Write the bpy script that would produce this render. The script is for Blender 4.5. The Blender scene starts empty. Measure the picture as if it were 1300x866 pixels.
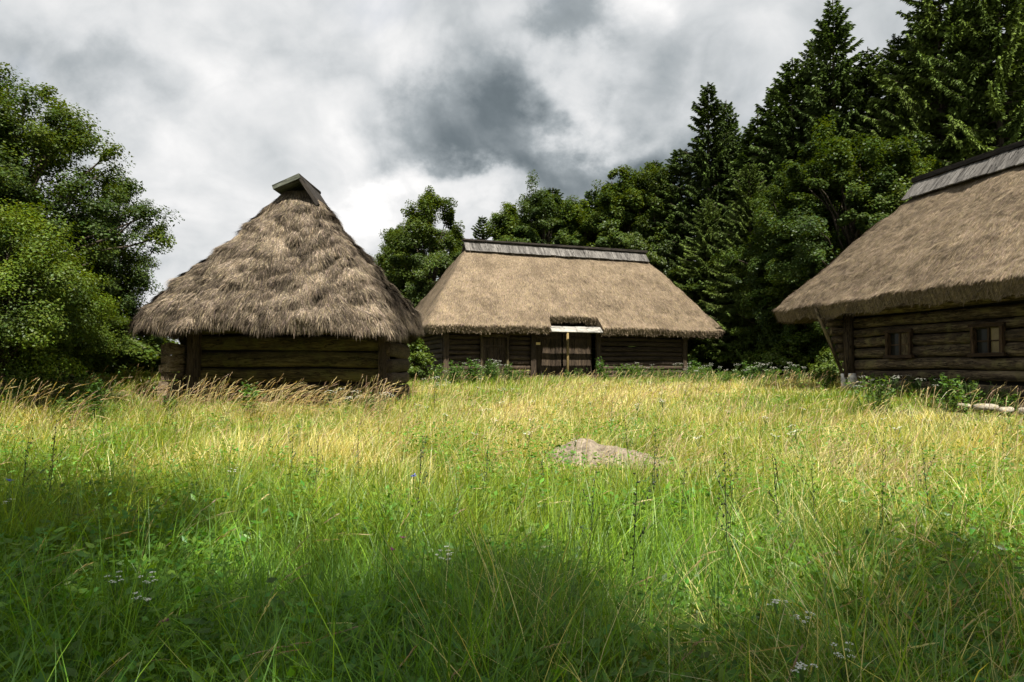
import bpy, math, random
import numpy as np
from mathutils import Vector

rng = np.random.default_rng(7)
random.seed(7)
R = math.radians
S = bpy.context.scene
COL = S.collection

# ------------------------------------------------------------------ camera
cam_d = bpy.data.cameras.new("camera"); cam = bpy.data.objects.new("camera", cam_d); COL.objects.link(cam)
CAMZ = 1.65
F = 1300 * 24 / 36.0
HOR = 468.0
cam_d.lens = 24; cam_d.sensor_width = 36; cam_d.clip_start = 0.05; cam_d.clip_end = 5000
cam.location = (0, 0, CAMZ)
cam.rotation_euler = (R(90) + math.atan((HOR - 433) / F), 0, 0)
S.camera = cam

# ------------------------------------------------------------------ sun
SUN_EL = R(59)
SUN_H = np.array([0.30, -0.95]); SUN_H /= np.linalg.norm(SUN_H)
sd = Vector((SUN_H[0] * math.cos(SUN_EL), SUN_H[1] * math.cos(SUN_EL), math.sin(SUN_EL)))
sun_d = bpy.data.lights.new("sun", 'SUN'); sun = bpy.data.objects.new("sun", sun_d); COL.objects.link(sun)
sun_d.energy = 5.0; sun_d.angle = R(0.5); sun_d.color = (1.0, 0.93, 0.80)
sun.rotation_euler = sd.to_track_quat('Z', 'Y').to_euler()
sun.location = (20, -40, 60)

S.view_settings.view_transform = 'Standard'; S.view_settings.look = 'None'
S.view_settings.exposure = 1.15; S.view_settings.gamma = 1.0; S.view_settings.use_curve_mapping = False

# ------------------------------------------------------------------ world: Nishita sky behind a layer of cloud
W = bpy.data.worlds.new("World"); S.world = W; W.use_nodes = True
nt = W.node_tree; nt.nodes.clear()


class NB:
    """small node-building helper"""
    def __init__(s, tree): s.t = tree
    def n(s, kind, **kw):
        x = s.t.nodes.new(kind)
        for k, v in kw.items(): setattr(x, k, v)
        return x
    def put(s, sock, v):
        if isinstance(v, bpy.types.NodeSocket): s.t.links.new(v, sock)
        elif v is not None: sock.default_value = v
    def math(s, op, a, b=None, c=None, clamp=False):
        x = s.n('ShaderNodeMath', operation=op); x.use_clamp = clamp
        for i, v in enumerate((a, b, c)):
            if v is not None: s.put(x.inputs[i], v)
        return x.outputs[0]
    def vmath(s, op, a, b=None):
        x = s.n('ShaderNodeVectorMath', operation=op)
        s.put(x.inputs[0], a)
        if b is not None: s.put(x.inputs[1], b)
        return x.outputs[0]
    def noise(s, vec, scale, detail=4, rough=0.55, dist=0.0, dims='3D'):
        x = s.n('ShaderNodeTexNoise', noise_dimensions=dims)
        if vec is not None: s.put(x.inputs['Vector'], vec)
        x.inputs['Scale'].default_value = scale; x.inputs['Detail'].default_value = detail
        x.inputs['Roughness'].default_value = rough; x.inputs['Distortion'].default_value = dist
        return x
    def ramp(s, fac, stops, interp='LINEAR'):
        x = s.n('ShaderNodeValToRGB'); s.put(x.inputs[0], fac); e = x.color_ramp.elements
        x.color_ramp.interpolation = interp
        while len(e) < len(stops): e.new(0.5)
        for i, (p, c) in enumerate(stops):
            e[i].position = p; e[i].color = (c[0], c[1], c[2], 1)
        return x.outputs[0]
    def mix(s, fac, a, b, blend='MIX'):
        x = s.n('ShaderNodeMix', data_type='RGBA', blend_type=blend)
        s.put(x.inputs[0], fac); s.put(x.inputs[6], a); s.put(x.inputs[7], b)
        return x.outputs[2]
    def mapr(s, v, a, b, c=0.0, d=1.0, smooth=True):
        x = s.n('ShaderNodeMapRange', interpolation_type='SMOOTHSTEP' if smooth else 'LINEAR')
        s.put(x.inputs[0], v)
        for i, q in enumerate((a, b, c, d)): x.inputs[i + 1].default_value = q
        return x.outputs[0]


b = NB(nt)
tc = b.n('ShaderNodeTexCoord')
sep = b.n('ShaderNodeSeparateXYZ'); b.put(sep.inputs[0], tc.outputs['Generated'])
sx, sy, sz = sep.outputs
sky = b.n('ShaderNodeTexSky', sky_type='NISHITA'); sky.sun_disc = False
sky.sun_elevation = SUN_EL; sky.sun_rotation = math.atan2(sd.x, sd.y)
az = b.math('ARCTAN2', sx, sy); el = b.math('ARCSINE', sz)
zc = b.math('MAXIMUM', sz, 0.0)
den = b.math('ADD', zc, 0.72)
cx = b.math('DIVIDE', sx, den); cy = b.math('DIVIDE', sy, den)
comb = b.n('ShaderNodeCombineXYZ'); b.put(comb.inputs[0], cx); b.put(comb.inputs[1], cy)
P2 = comb.outputs[0]
warp = b.noise(P2, 2.2, 3, 0.5)
wv = b.vmath('SUBTRACT', warp.outputs['Color'], (0.5, 0.5, 0.5))
wv2 = b.n('ShaderNodeVectorMath', operation='SCALE'); b.put(wv2.inputs[0], wv); wv2.inputs[3].default_value = 0.30
PW = b.vmath('ADD', P2, wv2.outputs[0])
n1 = b.noise(PW, 3.0, 7, 0.48).outputs['Fac']
n2 = b.noise(b.vmath('ADD', PW, (3.1, 1.7, 0.4)), 8.0, 6, 0.5).outputs['Fac']
wsep = b.n('ShaderNodeSeparateColor'); b.put(wsep.inputs[0], b.noise(P2, 5.0, 8, 0.56).outputs['Color'])
azw = b.math('MULTIPLY_ADD', b.math('SUBTRACT', wsep.outputs[0], 0.5), 0.42, az)
elw = b.math('MULTIPLY_ADD', b.math('SUBTRACT', wsep.outputs[1], 0.5), 0.34, el)


def ae(px, py):
    """azimuth and elevation of a direction seen in the photograph"""
    return math.atan((px - 650) / F), math.atan((HOR - py) / F / math.hypot(1, (px - 650) / F))


# the large cloud masses: (pixel direction, half-widths in radians, weight)
BLOBS = [(560, 160, .13, .075, -.30), (660, 200, .20, .065, -.28), (715, 48, .055, .045, -.24), (770, 210, .14, .04, -.10), (110, 75, .17, .06, -.24),
         (830, 195, .18, .06, -.26), (500, 150, .07, .05, -.10), (900, 60, .10, .06, -.12), (200, 270, .05, .012, -.10),
         (430, 40, .09, .03, -.12), (1040, 30, .09, .06, -.08),
         (720, 130, .07, .05, .34), (660, 40, .04, .04, .16), (330, 150, .22, .12, .17), (250, 300, .16, .09, .20), (200, 20, .2, .05, .12),
         (540, 245, .10, .03, .25), (440, 290, .07, .06, .30), (640, 245, .07, .018, .25), (790, 20, .05, .04, .25), (900, 95, .03, .05, .10), (540, 60, .04, .05, .12)]
tot = None
for px, py, ra, re, wgt in BLOBS:
    a0, e0 = ae(px, py)
    dx = b.math('DIVIDE', b.math('SUBTRACT', azw, a0), ra); dy = b.math('DIVIDE', b.math('SUBTRACT', elw, e0), re)
    d2 = b.math('ADD', b.math('MULTIPLY', dx, dx), b.math('MULTIPLY', dy, dy))
    g = b.math('MULTIPLY', b.math('EXPONENT', b.math('MULTIPLY', d2, -1.0)), wgt)
    tot = g if tot is None else b.math('ADD', tot, g)
n3 = b.noise(b.vmath('ADD', PW, (7.7, 4.2, 1.9)), 5.0, 10, 0.55).outputs['Fac']
bil = b.math('ABSOLUTE', b.math('SUBTRACT', b.noise(b.vmath('ADD', PW, (1.7, 9.2, 2.9)), 6.0, 8, 0.5).outputs['Fac'], 0.5))
lum = b.math('MULTIPLY_ADD', b.math('SUBTRACT', n1, 0.5), 0.50, 0.66)
lum = b.math('MULTIPLY_ADD', b.math('SUBTRACT', n3, 0.5), 0.80, lum)
lum = b.math('MULTIPLY_ADD', b.math('SUBTRACT', n2, 0.5), 0.35, lum)
lum = b.math('MULTIPLY_ADD', b.math('SUBTRACT', bil, 0.08), 0.70, lum)
lum = b.math('ADD', lum, tot, clamp=True)
cloud = b.ramp(lum, [(0.0, (.072, .090, .10)), (0.18, (.11, .132, .146)), (0.42, (.24, .265, .28)), (0.64, (.43, .445, .455)), (0.85, (.58, .58, .58)), (1.0, (.72, .71, .70))])
skyc = b.n('ShaderNodeVectorMath', operation='SCALE'); b.put(skyc.inputs[0], sky.outputs[0]); skyc.inputs[3].default_value = 0.10
cover = b.mapr(n1, 0.28, 0.42, 0.80, 1.0)
wcol = b.mix(cover, skyc.outputs[0], cloud)
bg = b.n('ShaderNodeBackground'); b.put(bg.inputs[0], wcol); bg.inputs[1].default_value = 0.70
out = b.n('ShaderNodeOutputWorld'); b.put(out.inputs[0], bg.outputs[0])


# ------------------------------------------------------------------ helpers
def _h(ix, iy, iz, seed):
    with np.errstate(over='ignore'):
        h = (ix.astype(np.uint32) * np.uint32(374761393) + iy.astype(np.uint32) * np.uint32(668265263)
             + iz.astype(np.uint32) * np.uint32(2246822519) + np.uint32(seed * 3266489917 % 4294967296))
        h = (h ^ (h >> np.uint32(13))) * np.uint32(1274126177)
        h = h ^ (h >> np.uint32(16))
    return (h & np.uint32(0xFFFFFF)).astype(np.float64) / 0xFFFFFF


def vn(p, scale=1.0, seed=1, octaves=1):
    """value noise, about -1..1; p is (N,2) or (N,3)"""
    p = np.asarray(p, float)
    if p.shape[1] == 2: p = np.c_[p, np.zeros(len(p))]
    res = np.zeros(len(p)); amp = 1.0; tot_ = 0.0
    for o in range(octaves):
        q = p * scale * (2 ** o) + 1000.0
        i = np.floor(q).astype(np.int64); f = q - i; f = f * f * (3 - 2 * f)
        v = 0
        for dx in (0, 1):
            for dy in (0, 1):
                for dz in (0, 1):
                    w = (f[:, 0] if dx else 1 - f[:, 0]) * (f[:, 1] if dy else 1 - f[:, 1]) * (f[:, 2] if dz else 1 - f[:, 2])
                    v = v + w * _h(i[:, 0] + dx, i[:, 1] + dy, i[:, 2] + dz, seed + o * 17)
        res += amp * (v * 2 - 1); tot_ += amp; amp *= 0.5
    return res / tot_


def gz(x, y):
    """height of the ground"""
    x = np.asarray(x, float); y = np.asarray(y, float)
    z = np.interp(y, [-60, 0, 10, 19, 33, 45, 80, 3000], [-.6, 0, .30, .58, 1.08, 1.25, 1.30, 1.30])
    q = np.stack([np.broadcast_to(x, z.shape).ravel(), y.ravel()], 1)
    n = vn(q, 0.22, 5, 2).reshape(z.shape) * 0.09 * np.clip(1.2 - np.abs(y) / 60, 0, 1)
    sm = lambda t: np.clip(t, 0, 1) ** 2 * (3 - 2 * np.clip(t, 0, 1))
    return z + n + .70 * sm((-x - 8.2) / 4.0) * sm((y - 8.5) / 6.0) + .30 * sm((x - 5.5) / 4.0) * sm((y - 8.5) / 5.0) * (1 - sm((y - 23) / 5.0))


def gz1(x, y): return float(gz(np.array([x]), np.array([y]))[0])


def px2x(px, Y): return (px - 650) / F * Y
def py2z(py, Y): return CAMZ + (HOR - py) / F * Y
def at(px, py, hh=0.0):
    """ground point under a thing whose height above ground is hh at this pixel"""
    k = (py - HOR) / F + 0.030
    Y = (CAMZ - hh) / max(k, 0.02)
    return px2x(px, Y), Y


def fast_mesh(name, V, quads=None, tris=None, fcol=None, vattr=None, smooth=False):
    V = np.asarray(V, np.float32)
    me = bpy.data.meshes.new(name)
    nq = 0 if quads is None else len(quads); ntr = 0 if tris is None else len(tris)
    me.vertices.add(len(V)); me.vertices.foreach_set('co', V.ravel())
    me.loops.add(nq * 4 + ntr * 3); me.polygons.add(nq + ntr)
    li = []; ls = []
    if nq:
        li.append(np.asarray(quads, np.int32).ravel()); ls.append(np.arange(nq, dtype=np.int32) * 4)
    if ntr:
        li.append(np.asarray(tris, np.int32).ravel()); ls.append(nq * 4 + np.arange(ntr, dtype=np.int32) * 3)
    me.loops.foreach_set('vertex_index', np.concatenate(li))
    me.polygons.foreach_set('loop_start', np.concatenate(ls))
    me.polygons.foreach_set('use_smooth', np.full(nq + ntr, smooth, dtype=bool))
    if fcol is not None:
        a = me.attributes.new('col', 'FLOAT_COLOR', 'FACE')
        c = np.ones((nq + ntr, 4), np.float32); c[:, :3] = fcol
        a.data.foreach_set('color', c.ravel())
    if vattr is not None:
        for k, v in vattr.items():
            a = me.attributes.new(k, 'FLOAT_VECTOR', 'POINT'); a.data.foreach_set('vector', np.asarray(v, np.float32).ravel())
    me.update(calc_edges=True)
    return me


class MB:
    """collects pieces of one mesh: verts, quads, tris, face colours, a grain coordinate per vertex"""
    def __init__(s): s.V = []; s.Q = []; s.T = []; s.QC = []; s.TC = []; s.G = []; s.n = 0
    def add(s, V, quads=None, tris=None, col=(1, 1, 1), grain=None):
        V = np.asarray(V, float).reshape(-1, 3)
        if quads is not None and len(quads):
            q = np.asarray(quads, int); s.Q.append(q + s.n); s.QC.append(np.broadcast_to(np.asarray(col, float), (len(q), 3)) if np.ndim(col) == 1 else col)
        if tris is not None and len(tris):
            t = np.asarray(tris, int); s.T.append(t + s.n); s.TC.append(np.broadcast_to(np.asarray(col, float), (len(t), 3)) if np.ndim(col) == 1 else col)
        s.V.append(V); s.G.append(V if grain is None else np.asarray(grain, float)); s.n += len(V)
    def box(s, c, size, rot=None, jit=0.0, axis=0, taper=0.0):
        """a slightly irregular board, its grain along the given axis; rot is a 3x3 matrix"""
        h = np.asarray(size, float) / 2
        V = np.array([[x, y, z] for x in (-1, 1) for y in (-1, 1) for z in (-1, 1)], float) * h
        g = V.copy()
        if jit: V += rng.normal(0, jit, V.shape)
        o = rng.uniform(-50, 50, 3)
        g = np.c_[g[:, axis] * 0.12, g[:, (axis + 1) % 3], g[:, (axis + 2) % 3]] + o
        if rot is not None: V = V @ np.asarray(rot).T
        V = V + np.asarray(c, float)
        q = [[0, 1, 3, 2], [4, 6, 7, 5], [0, 4, 5, 1], [2, 3, 7, 6], [0, 2, 6, 4], [1, 5, 7, 3]]
        s.add(V, q, col=np.ones(3) * rng.uniform(.75, 1.2), grain=g)
    def tube(s, pts, rad, seg=8, cap=True, wob=0.0, squash=1.0, col=None, up=(0, 0, 1)):
        pts = np.asarray(pts, float); n = len(pts); rad = np.broadcast_to(np.asarray(rad, float), (n,))
        T = np.gradient(pts, axis=0); T /= np.linalg.norm(T, axis=1)[:, None] + 1e-9
        u0 = np.asarray(up, float)
        if abs(T[0] @ u0) > .95: u0 = np.array([1., 0, 0])
        A = np.cross(T, u0); A /= np.linalg.norm(A, axis=1)[:, None] + 1e-9
        B = np.cross(A, T)
        th = np.linspace(0, 2 * np.pi, seg, endpoint=False)
        r = rad[:, None] * (1 + (rng.normal(0, wob, (n, seg)) if wob else 0))
        V = pts[:, None] + (A[:, None] * np.cos(th)[None, :, None] * squash + B[:, None] * np.sin(th)[None, :, None]) * r[..., None]
        L = np.r_[0, np.cumsum(np.linalg.norm(np.diff(pts, axis=0), axis=1))]
        o = rng.uniform(-50, 50, 3)
        G = np.stack([np.repeat(L[:, None] * 0.12, seg, 1), np.cos(th)[None] * rad[:, None], np.sin(th)[None] * rad[:, None]], -1) + o
        i = np.arange(n - 1)[:, None] * seg + np.arange(seg)[None]
        j = np.arange(n - 1)[:, None] * seg + (np.arange(seg)[None] + 1) % seg
        q = np.stack([i, j, j + seg, i + seg], -1).reshape(-1, 4)
        V = V.reshape(-1, 3); G = G.reshape(-1, 3); tris = None
        if cap:
            c0 = len(V); V = np.vstack([V, pts[0], pts[-1]]); G = np.vstack([G, o, o + .1])
            k = np.arange(seg); k2 = (k + 1) % seg; e = (n - 1) * seg
            tris = np.vstack([np.stack([np.full(seg, c0), k2, k], 1), np.stack([np.full(seg, c0 + 1), e + k, e + k2], 1)])
        s.add(V, q, tris, col=(np.ones(3) * rng.uniform(.75, 1.2)) if col is None else np.asarray(col, float), grain=G)
    def build(s, name, mat, parent=None, smooth=False, loc=None):
        q = np.vstack(s.Q) if s.Q else None; t = np.vstack(s.T) if s.T else None
        c = np.vstack(([np.vstack(s.QC)] if s.Q else []) + ([np.vstack(s.TC)] if s.T else []))
        me = fast_mesh(name, np.vstack(s.V), q, t, c, {'grain': np.vstack(s.G)}, smooth)
        return link(name, me, mat, parent)


def link(name, me, mat, parent=None):
    o = bpy.data.objects.new(name, me); COL.objects.link(o)
    if mat is not None and not me.materials: me.materials.append(mat)
    if parent is not None: o.parent = parent
    return o


def thing(name, label, cat, loc=(0, 0, 0), rz=0.0, group=None):
    o = bpy.data.objects.new(name, None); COL.objects.link(o)
    o.location = loc; o.rotation_euler = (0, 0, rz); o.empty_display_size = 0.3
    o['label'] = label; o['category'] = cat
    if group: o['group'] = group
    return o


def dup(root, loc, rz=0.0, scale=(1, 1, 1), label=None, group=None):
    r = root.copy(); COL.objects.link(r); r.location = loc; r.rotation_euler = (0, 0, rz); r.scale = scale
    if label: r['label'] = label
    if group: r['group'] = group
    elif 'group' in r: del r['group']
    for ch in list(root.children):
        c = ch.copy(); COL.objects.link(c); c.parent = r
        for g_ in list(ch.children):
            d = g_.copy(); COL.objects.link(d); d.parent = c
    return r


# ------------------------------------------------------------------ materials
def base_mat(name):
    m = bpy.data.materials.new(name); m.use_nodes = True; t = m.node_tree; t.nodes.clear()
    bb = NB(t); o = bb.n('ShaderNodeOutputMaterial'); return m, bb, o


def leaf_mat(name, transl=0.35, gloss=0.0, vary=0.25, tint=(1.0, 1.0, 1.0), ttint=(1.15, 1.2, 0.45)):
    m, bb, o = base_mat(name)
    at_ = bb.n('ShaderNodeAttribute', attribute_name='col')
    oi = bb.n('ShaderNodeObjectInfo')
    f = bb.math('MULTIPLY_ADD', oi.outputs['Random'], vary, 1 - vary / 2)
    c = bb.vmath('MULTIPLY', at_.outputs['Color'], tint)
    sc = bb.n('ShaderNodeVectorMath', operation='SCALE'); bb.put(sc.inputs[0], c); bb.put(sc.inputs[3], f)
    d = bb.n('ShaderNodeBsdfDiffuse'); bb.put(d.inputs[0], sc.outputs[0])
    tr = bb.n('ShaderNodeBsdfTranslucent'); bb.put(tr.inputs[0], bb.vmath('MULTIPLY', sc.outputs[0], ttint))
    mx = bb.n('ShaderNodeMixShader'); mx.inputs[0].default_value = transl
    bb.put(mx.inputs[1], d.outputs[0]); bb.put(mx.inputs[2], tr.outputs[0]); res = mx.outputs[0]
    if gloss:
        gl = bb.n('ShaderNodeBsdfGlossy'); gl.inputs['Roughness'].default_value = 0.45; gl.inputs[0].default_value = (.9, .95, 1, 1)
        m2 = bb.n('ShaderNodeMixShader'); m2.inputs[0].default_value = gloss
        bb.put(m2.inputs[1], res); bb.put(m2.inputs[2], gl.outputs[0]); res = m2.outputs[0]
    bb.put(o.inputs[0], res)
    return m


def wood_mat(name, dark, mid, light, rough=0.85, streak=1.0, moss=None):
    m, bb, o = base_mat(name)
    g = bb.n('ShaderNodeAttribute', attribute_name='grain')
    c = bb.n('ShaderNodeAttribute', attribute_name='col')
    fine = bb.noise(g.outputs['Vector'], 38, 6, 0.65)
    broad = bb.noise(g.outputs['Vector'], 7, 4, 0.6)
    f = bb.math('ADD', bb.math('MULTIPLY', fine.outputs['Fac'], 0.55), bb.math('MULTIPLY', broad.outputs['Fac'], 0.45))
    col = bb.ramp(f, [(0.34, dark), (0.50, mid), (0.68, light)])
    ck = bb.noise(g.outputs['Vector'], 5.5, 5, 0.6)
    crack = bb.mapr(bb.math('ABSOLUTE', bb.math('SUBTRACT', ck.outputs['Fac'], 0.5)), 0.004, 0.022, 0.25, 1.0)
    if moss:
        geo = bb.n('ShaderNodeNewGeometry')
        mm = bb.mapr(bb.noise(geo.outputs['Position'], 2.6, 4, 0.6).outputs['Fac'], 0.48, 0.66, 0, 0.7)
        col = bb.mix(mm, col, (*moss, 1))
    col = bb.mix(1.0, col, c.outputs['Color'], 'MULTIPLY')
    col = bb.vmath('MULTIPLY', col, crack)
    p = bb.n('ShaderNodeBsdfPrincipled'); bb.put(p.inputs['Base Color'], col); p.inputs['Roughness'].default_value = rough
    p.inputs['Specular IOR Level'].default_value = 0.2
    bmp = bb.n('ShaderNodeBump'); bmp.inputs['Strength'].default_value = 0.7; bmp.inputs['Distance'].default_value = 0.02
    bb.put(bmp.inputs['Height'], fine.outputs['Fac']); bb.put(p.inputs['Normal'], bmp.outputs[0])
    bb.put(o.inputs[0], p.outputs[0])
    return m


def straw_mat(name, dark, mid, light, patch):
    """thatch: per-straw colour times a fine noise, with weathered patches"""
    m, bb, o = base_mat(name)
    c = bb.n('ShaderNodeAttribute', attribute_name='col'); g = bb.n('ShaderNodeAttribute', attribute_name='grain')
    n_ = bb.noise(g.outputs['Vector'], 30, 5, 0.7)
    base = bb.ramp(n_.outputs['Fac'], [(0.30, dark), (0.50, mid), (0.70, light)])
    geo = bb.n('ShaderNodeNewGeometry')
    pn = bb.mapr(bb.noise(geo.outputs['Position'], 1.1, 5, 0.6).outputs['Fac'], 0.42, 0.66, 0, 0.75)
    base = bb.mix(pn, base, bb.mix(1.0, base, (*patch, 1), 'MULTIPLY'))
    col = bb.mix(1.0, base, c.outputs['Color'], 'MULTIPLY')
    p = bb.n('ShaderNodeBsdfPrincipled'); bb.put(p.inputs['Base Color'], col); p.inputs['Roughness'].default_value = 0.9
    p.inputs['Specular IOR Level'].default_value = 0.15
    bmp = bb.n('ShaderNodeBump'); bmp.inputs['Strength'].default_value = 0.8; bmp.inputs['Distance'].default_value = 0.04
    bb.put(bmp.inputs['Height'], n_.outputs['Fac']); bb.put(p.inputs['Normal'], bmp.outputs[0])
    bb.put(o.inputs[0], p.outputs[0])
    return m


def plain_mat(name, c1, c2, scale=8, rough=0.8, bump=0.4, spec=0.3):
    m, bb, o = base_mat(name)
    geo = bb.n('ShaderNodeTexCoord')
    n_ = bb.noise(geo.outputs['Object'], scale, 6, 0.65)
    col = bb.ramp(n_.outputs['Fac'], [(0.35, c1), (0.65, c2)])
    p = bb.n('ShaderNodeBsdfPrincipled'); bb.put(p.inputs['Base Color'], col); p.inputs['Roughness'].default_value = rough
    p.inputs['Specular IOR Level'].default_value = spec
    if bump:
        bmp = bb.n('ShaderNodeBump'); bmp.inputs['Strength'].default_value = bump; bmp.inputs['Distance'].default_value = 0.03
        bb.put(bmp.inputs['Height'], n_.outputs['Fac']); bb.put(p.inputs['Normal'], bmp.outputs[0])
    bb.put(o.inputs[0], p.outputs[0])
    return m


M = {
    'ground': plain_mat('meadow_soil', (.035, .05, .014), (.11, .10, .04), 3, 0.95, 0.6),
    'grass': leaf_mat('grass_blades', 0.42, 0.02, 0.0, ttint=(1.5, 1.3, .35)),
    'leaf': leaf_mat('broad_leaves', 0.36, 0.012, 0.40, ttint=(1.5, 1.35, .30)),
    'needle': leaf_mat('spruce_needles', 0.14, 0.006, 0.40),
    'petal': leaf_mat('petals', 0.3, 0.0, 0.1, ttint=(1, 1, 1)),
    'bark': wood_mat('bark', (.025, .02, .015), (.06, .048, .036), (.13, .11, .085), 0.9),
    'thatch_old': straw_mat('shaggy_thatch', (.034, .028, .021), (.118, .094, .069), (.30, .246, .183), (.40, .385, .38)),
    'thatch': straw_mat('brown_thatch', (.082, .063, .042), (.185, .143, .098), (.31, .248, .175), (.64, .63, .63)),
    'wood_olive': wood_mat('mossy_planks', (.018, .014, .007), (.065, .052, .019), (.19, .16, .06), moss=(.10, .095, .026)),
    'wood_dark': wood_mat('dark_logs', (.020, .015, .011), (.05, .036, .025), (.105, .078, .052)),
    'wood_log': wood_mat('weathered_logs', (.016, .012, .009), (.065, .047, .030), (.27, .21, .13), moss=(.15, .13, .06)),
    'wood_grey': wood_mat('silver_shingles', (.04, .037, .035), (.11, .104, .099), (.24, .23, .22)),
    'wood_pale': wood_mat('pale_boards', (.12, .113, .103), (.28, .27, .25), (.46, .45, .425)),
    'wood_post': wood_mat('ochre_post', (.09, .065, .03), (.19, .14, .06), (.30, .23, .11)),
    'wood_green': wood_mat('mossy_ridge_board', (.03, .034, .028), (.075, .082, .066), (.16, .17, .145)),
    'wood_end': wood_mat('log_ends', (.05, .036, .024), (.14, .105, .07), (.32, .26, .18)),
    'frame': wood_mat('brown_window_wood', (.016, .010, .007), (.044, .027, .016), (.09, .058, .034)),
    'ridge_dark': wood_mat('blackened_ridge_beam', (.012, .010, .009), (.026, .022, .019), (.06, .052, .045)),
    'white': plain_mat('limewash', (.30, .275, .24), (.78, .76, .72), 11, 0.9),
    'stone': plain_mat('pale_stone', (.17, .15, .12), (.42, .38, .31), 14, 0.9, 0.8),
    'earth': plain_mat('dry_earth', (.085, .068, .05), (.27, .225, .17), 14, 0.95, 1.0),
    'dark': plain_mat('dark_interior', (.012, .010, .008), (.02, .016, .012), 4, 0.9, 0),  # near-black colour stands in for the unlit inside of the buildings
    'sign': plain_mat('sign_plate', (.55, .42, .18), (.62, .5, .25), 6, 0.6, 0.1),
}
mg, bb, oo = base_mat('window_glass')
p_ = bb.n('ShaderNodeBsdfPrincipled'); p_.inputs['Base Color'].default_value = (.02, .02, .018, 1); p_.inputs['Roughness'].default_value = 0.15; p_.inputs['Specular IOR Level'].default_value = 0.12
bb.put(oo.inputs[0], p_.outputs[0]); M['glass'] = mg
M['amber_tone'] = plain_mat('amber_pane', (.10, .075, .032), (.17, .13, .06), 5, 0.35, 0.0)  # flat amber colour for one pane

# ------------------------------------------------------------------ the ground
def ground_axis(lim, n):
    t = np.linspace(-1, 1, n); return np.sign(t) * (np.abs(t) ** 3.2) * lim + t * 30
gx = ground_axis(1600, 181); gy = ground_axis(1600, 181) + 12
GX, GY = np.meshgrid(gx, gy)
GV = np.stack([GX, GY, gz(GX, GY)], -1).reshape(-1, 3)
i = (np.arange(180)[:, None] * 181 + np.arange(180)[None]).ravel()
gm = fast_mesh('meadow_ground', GV, np.stack([i, i + 1, i + 182, i + 181], 1), smooth=True)
go = link('ground', gm, M['ground']); go['kind'] = 'structure'


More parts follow.
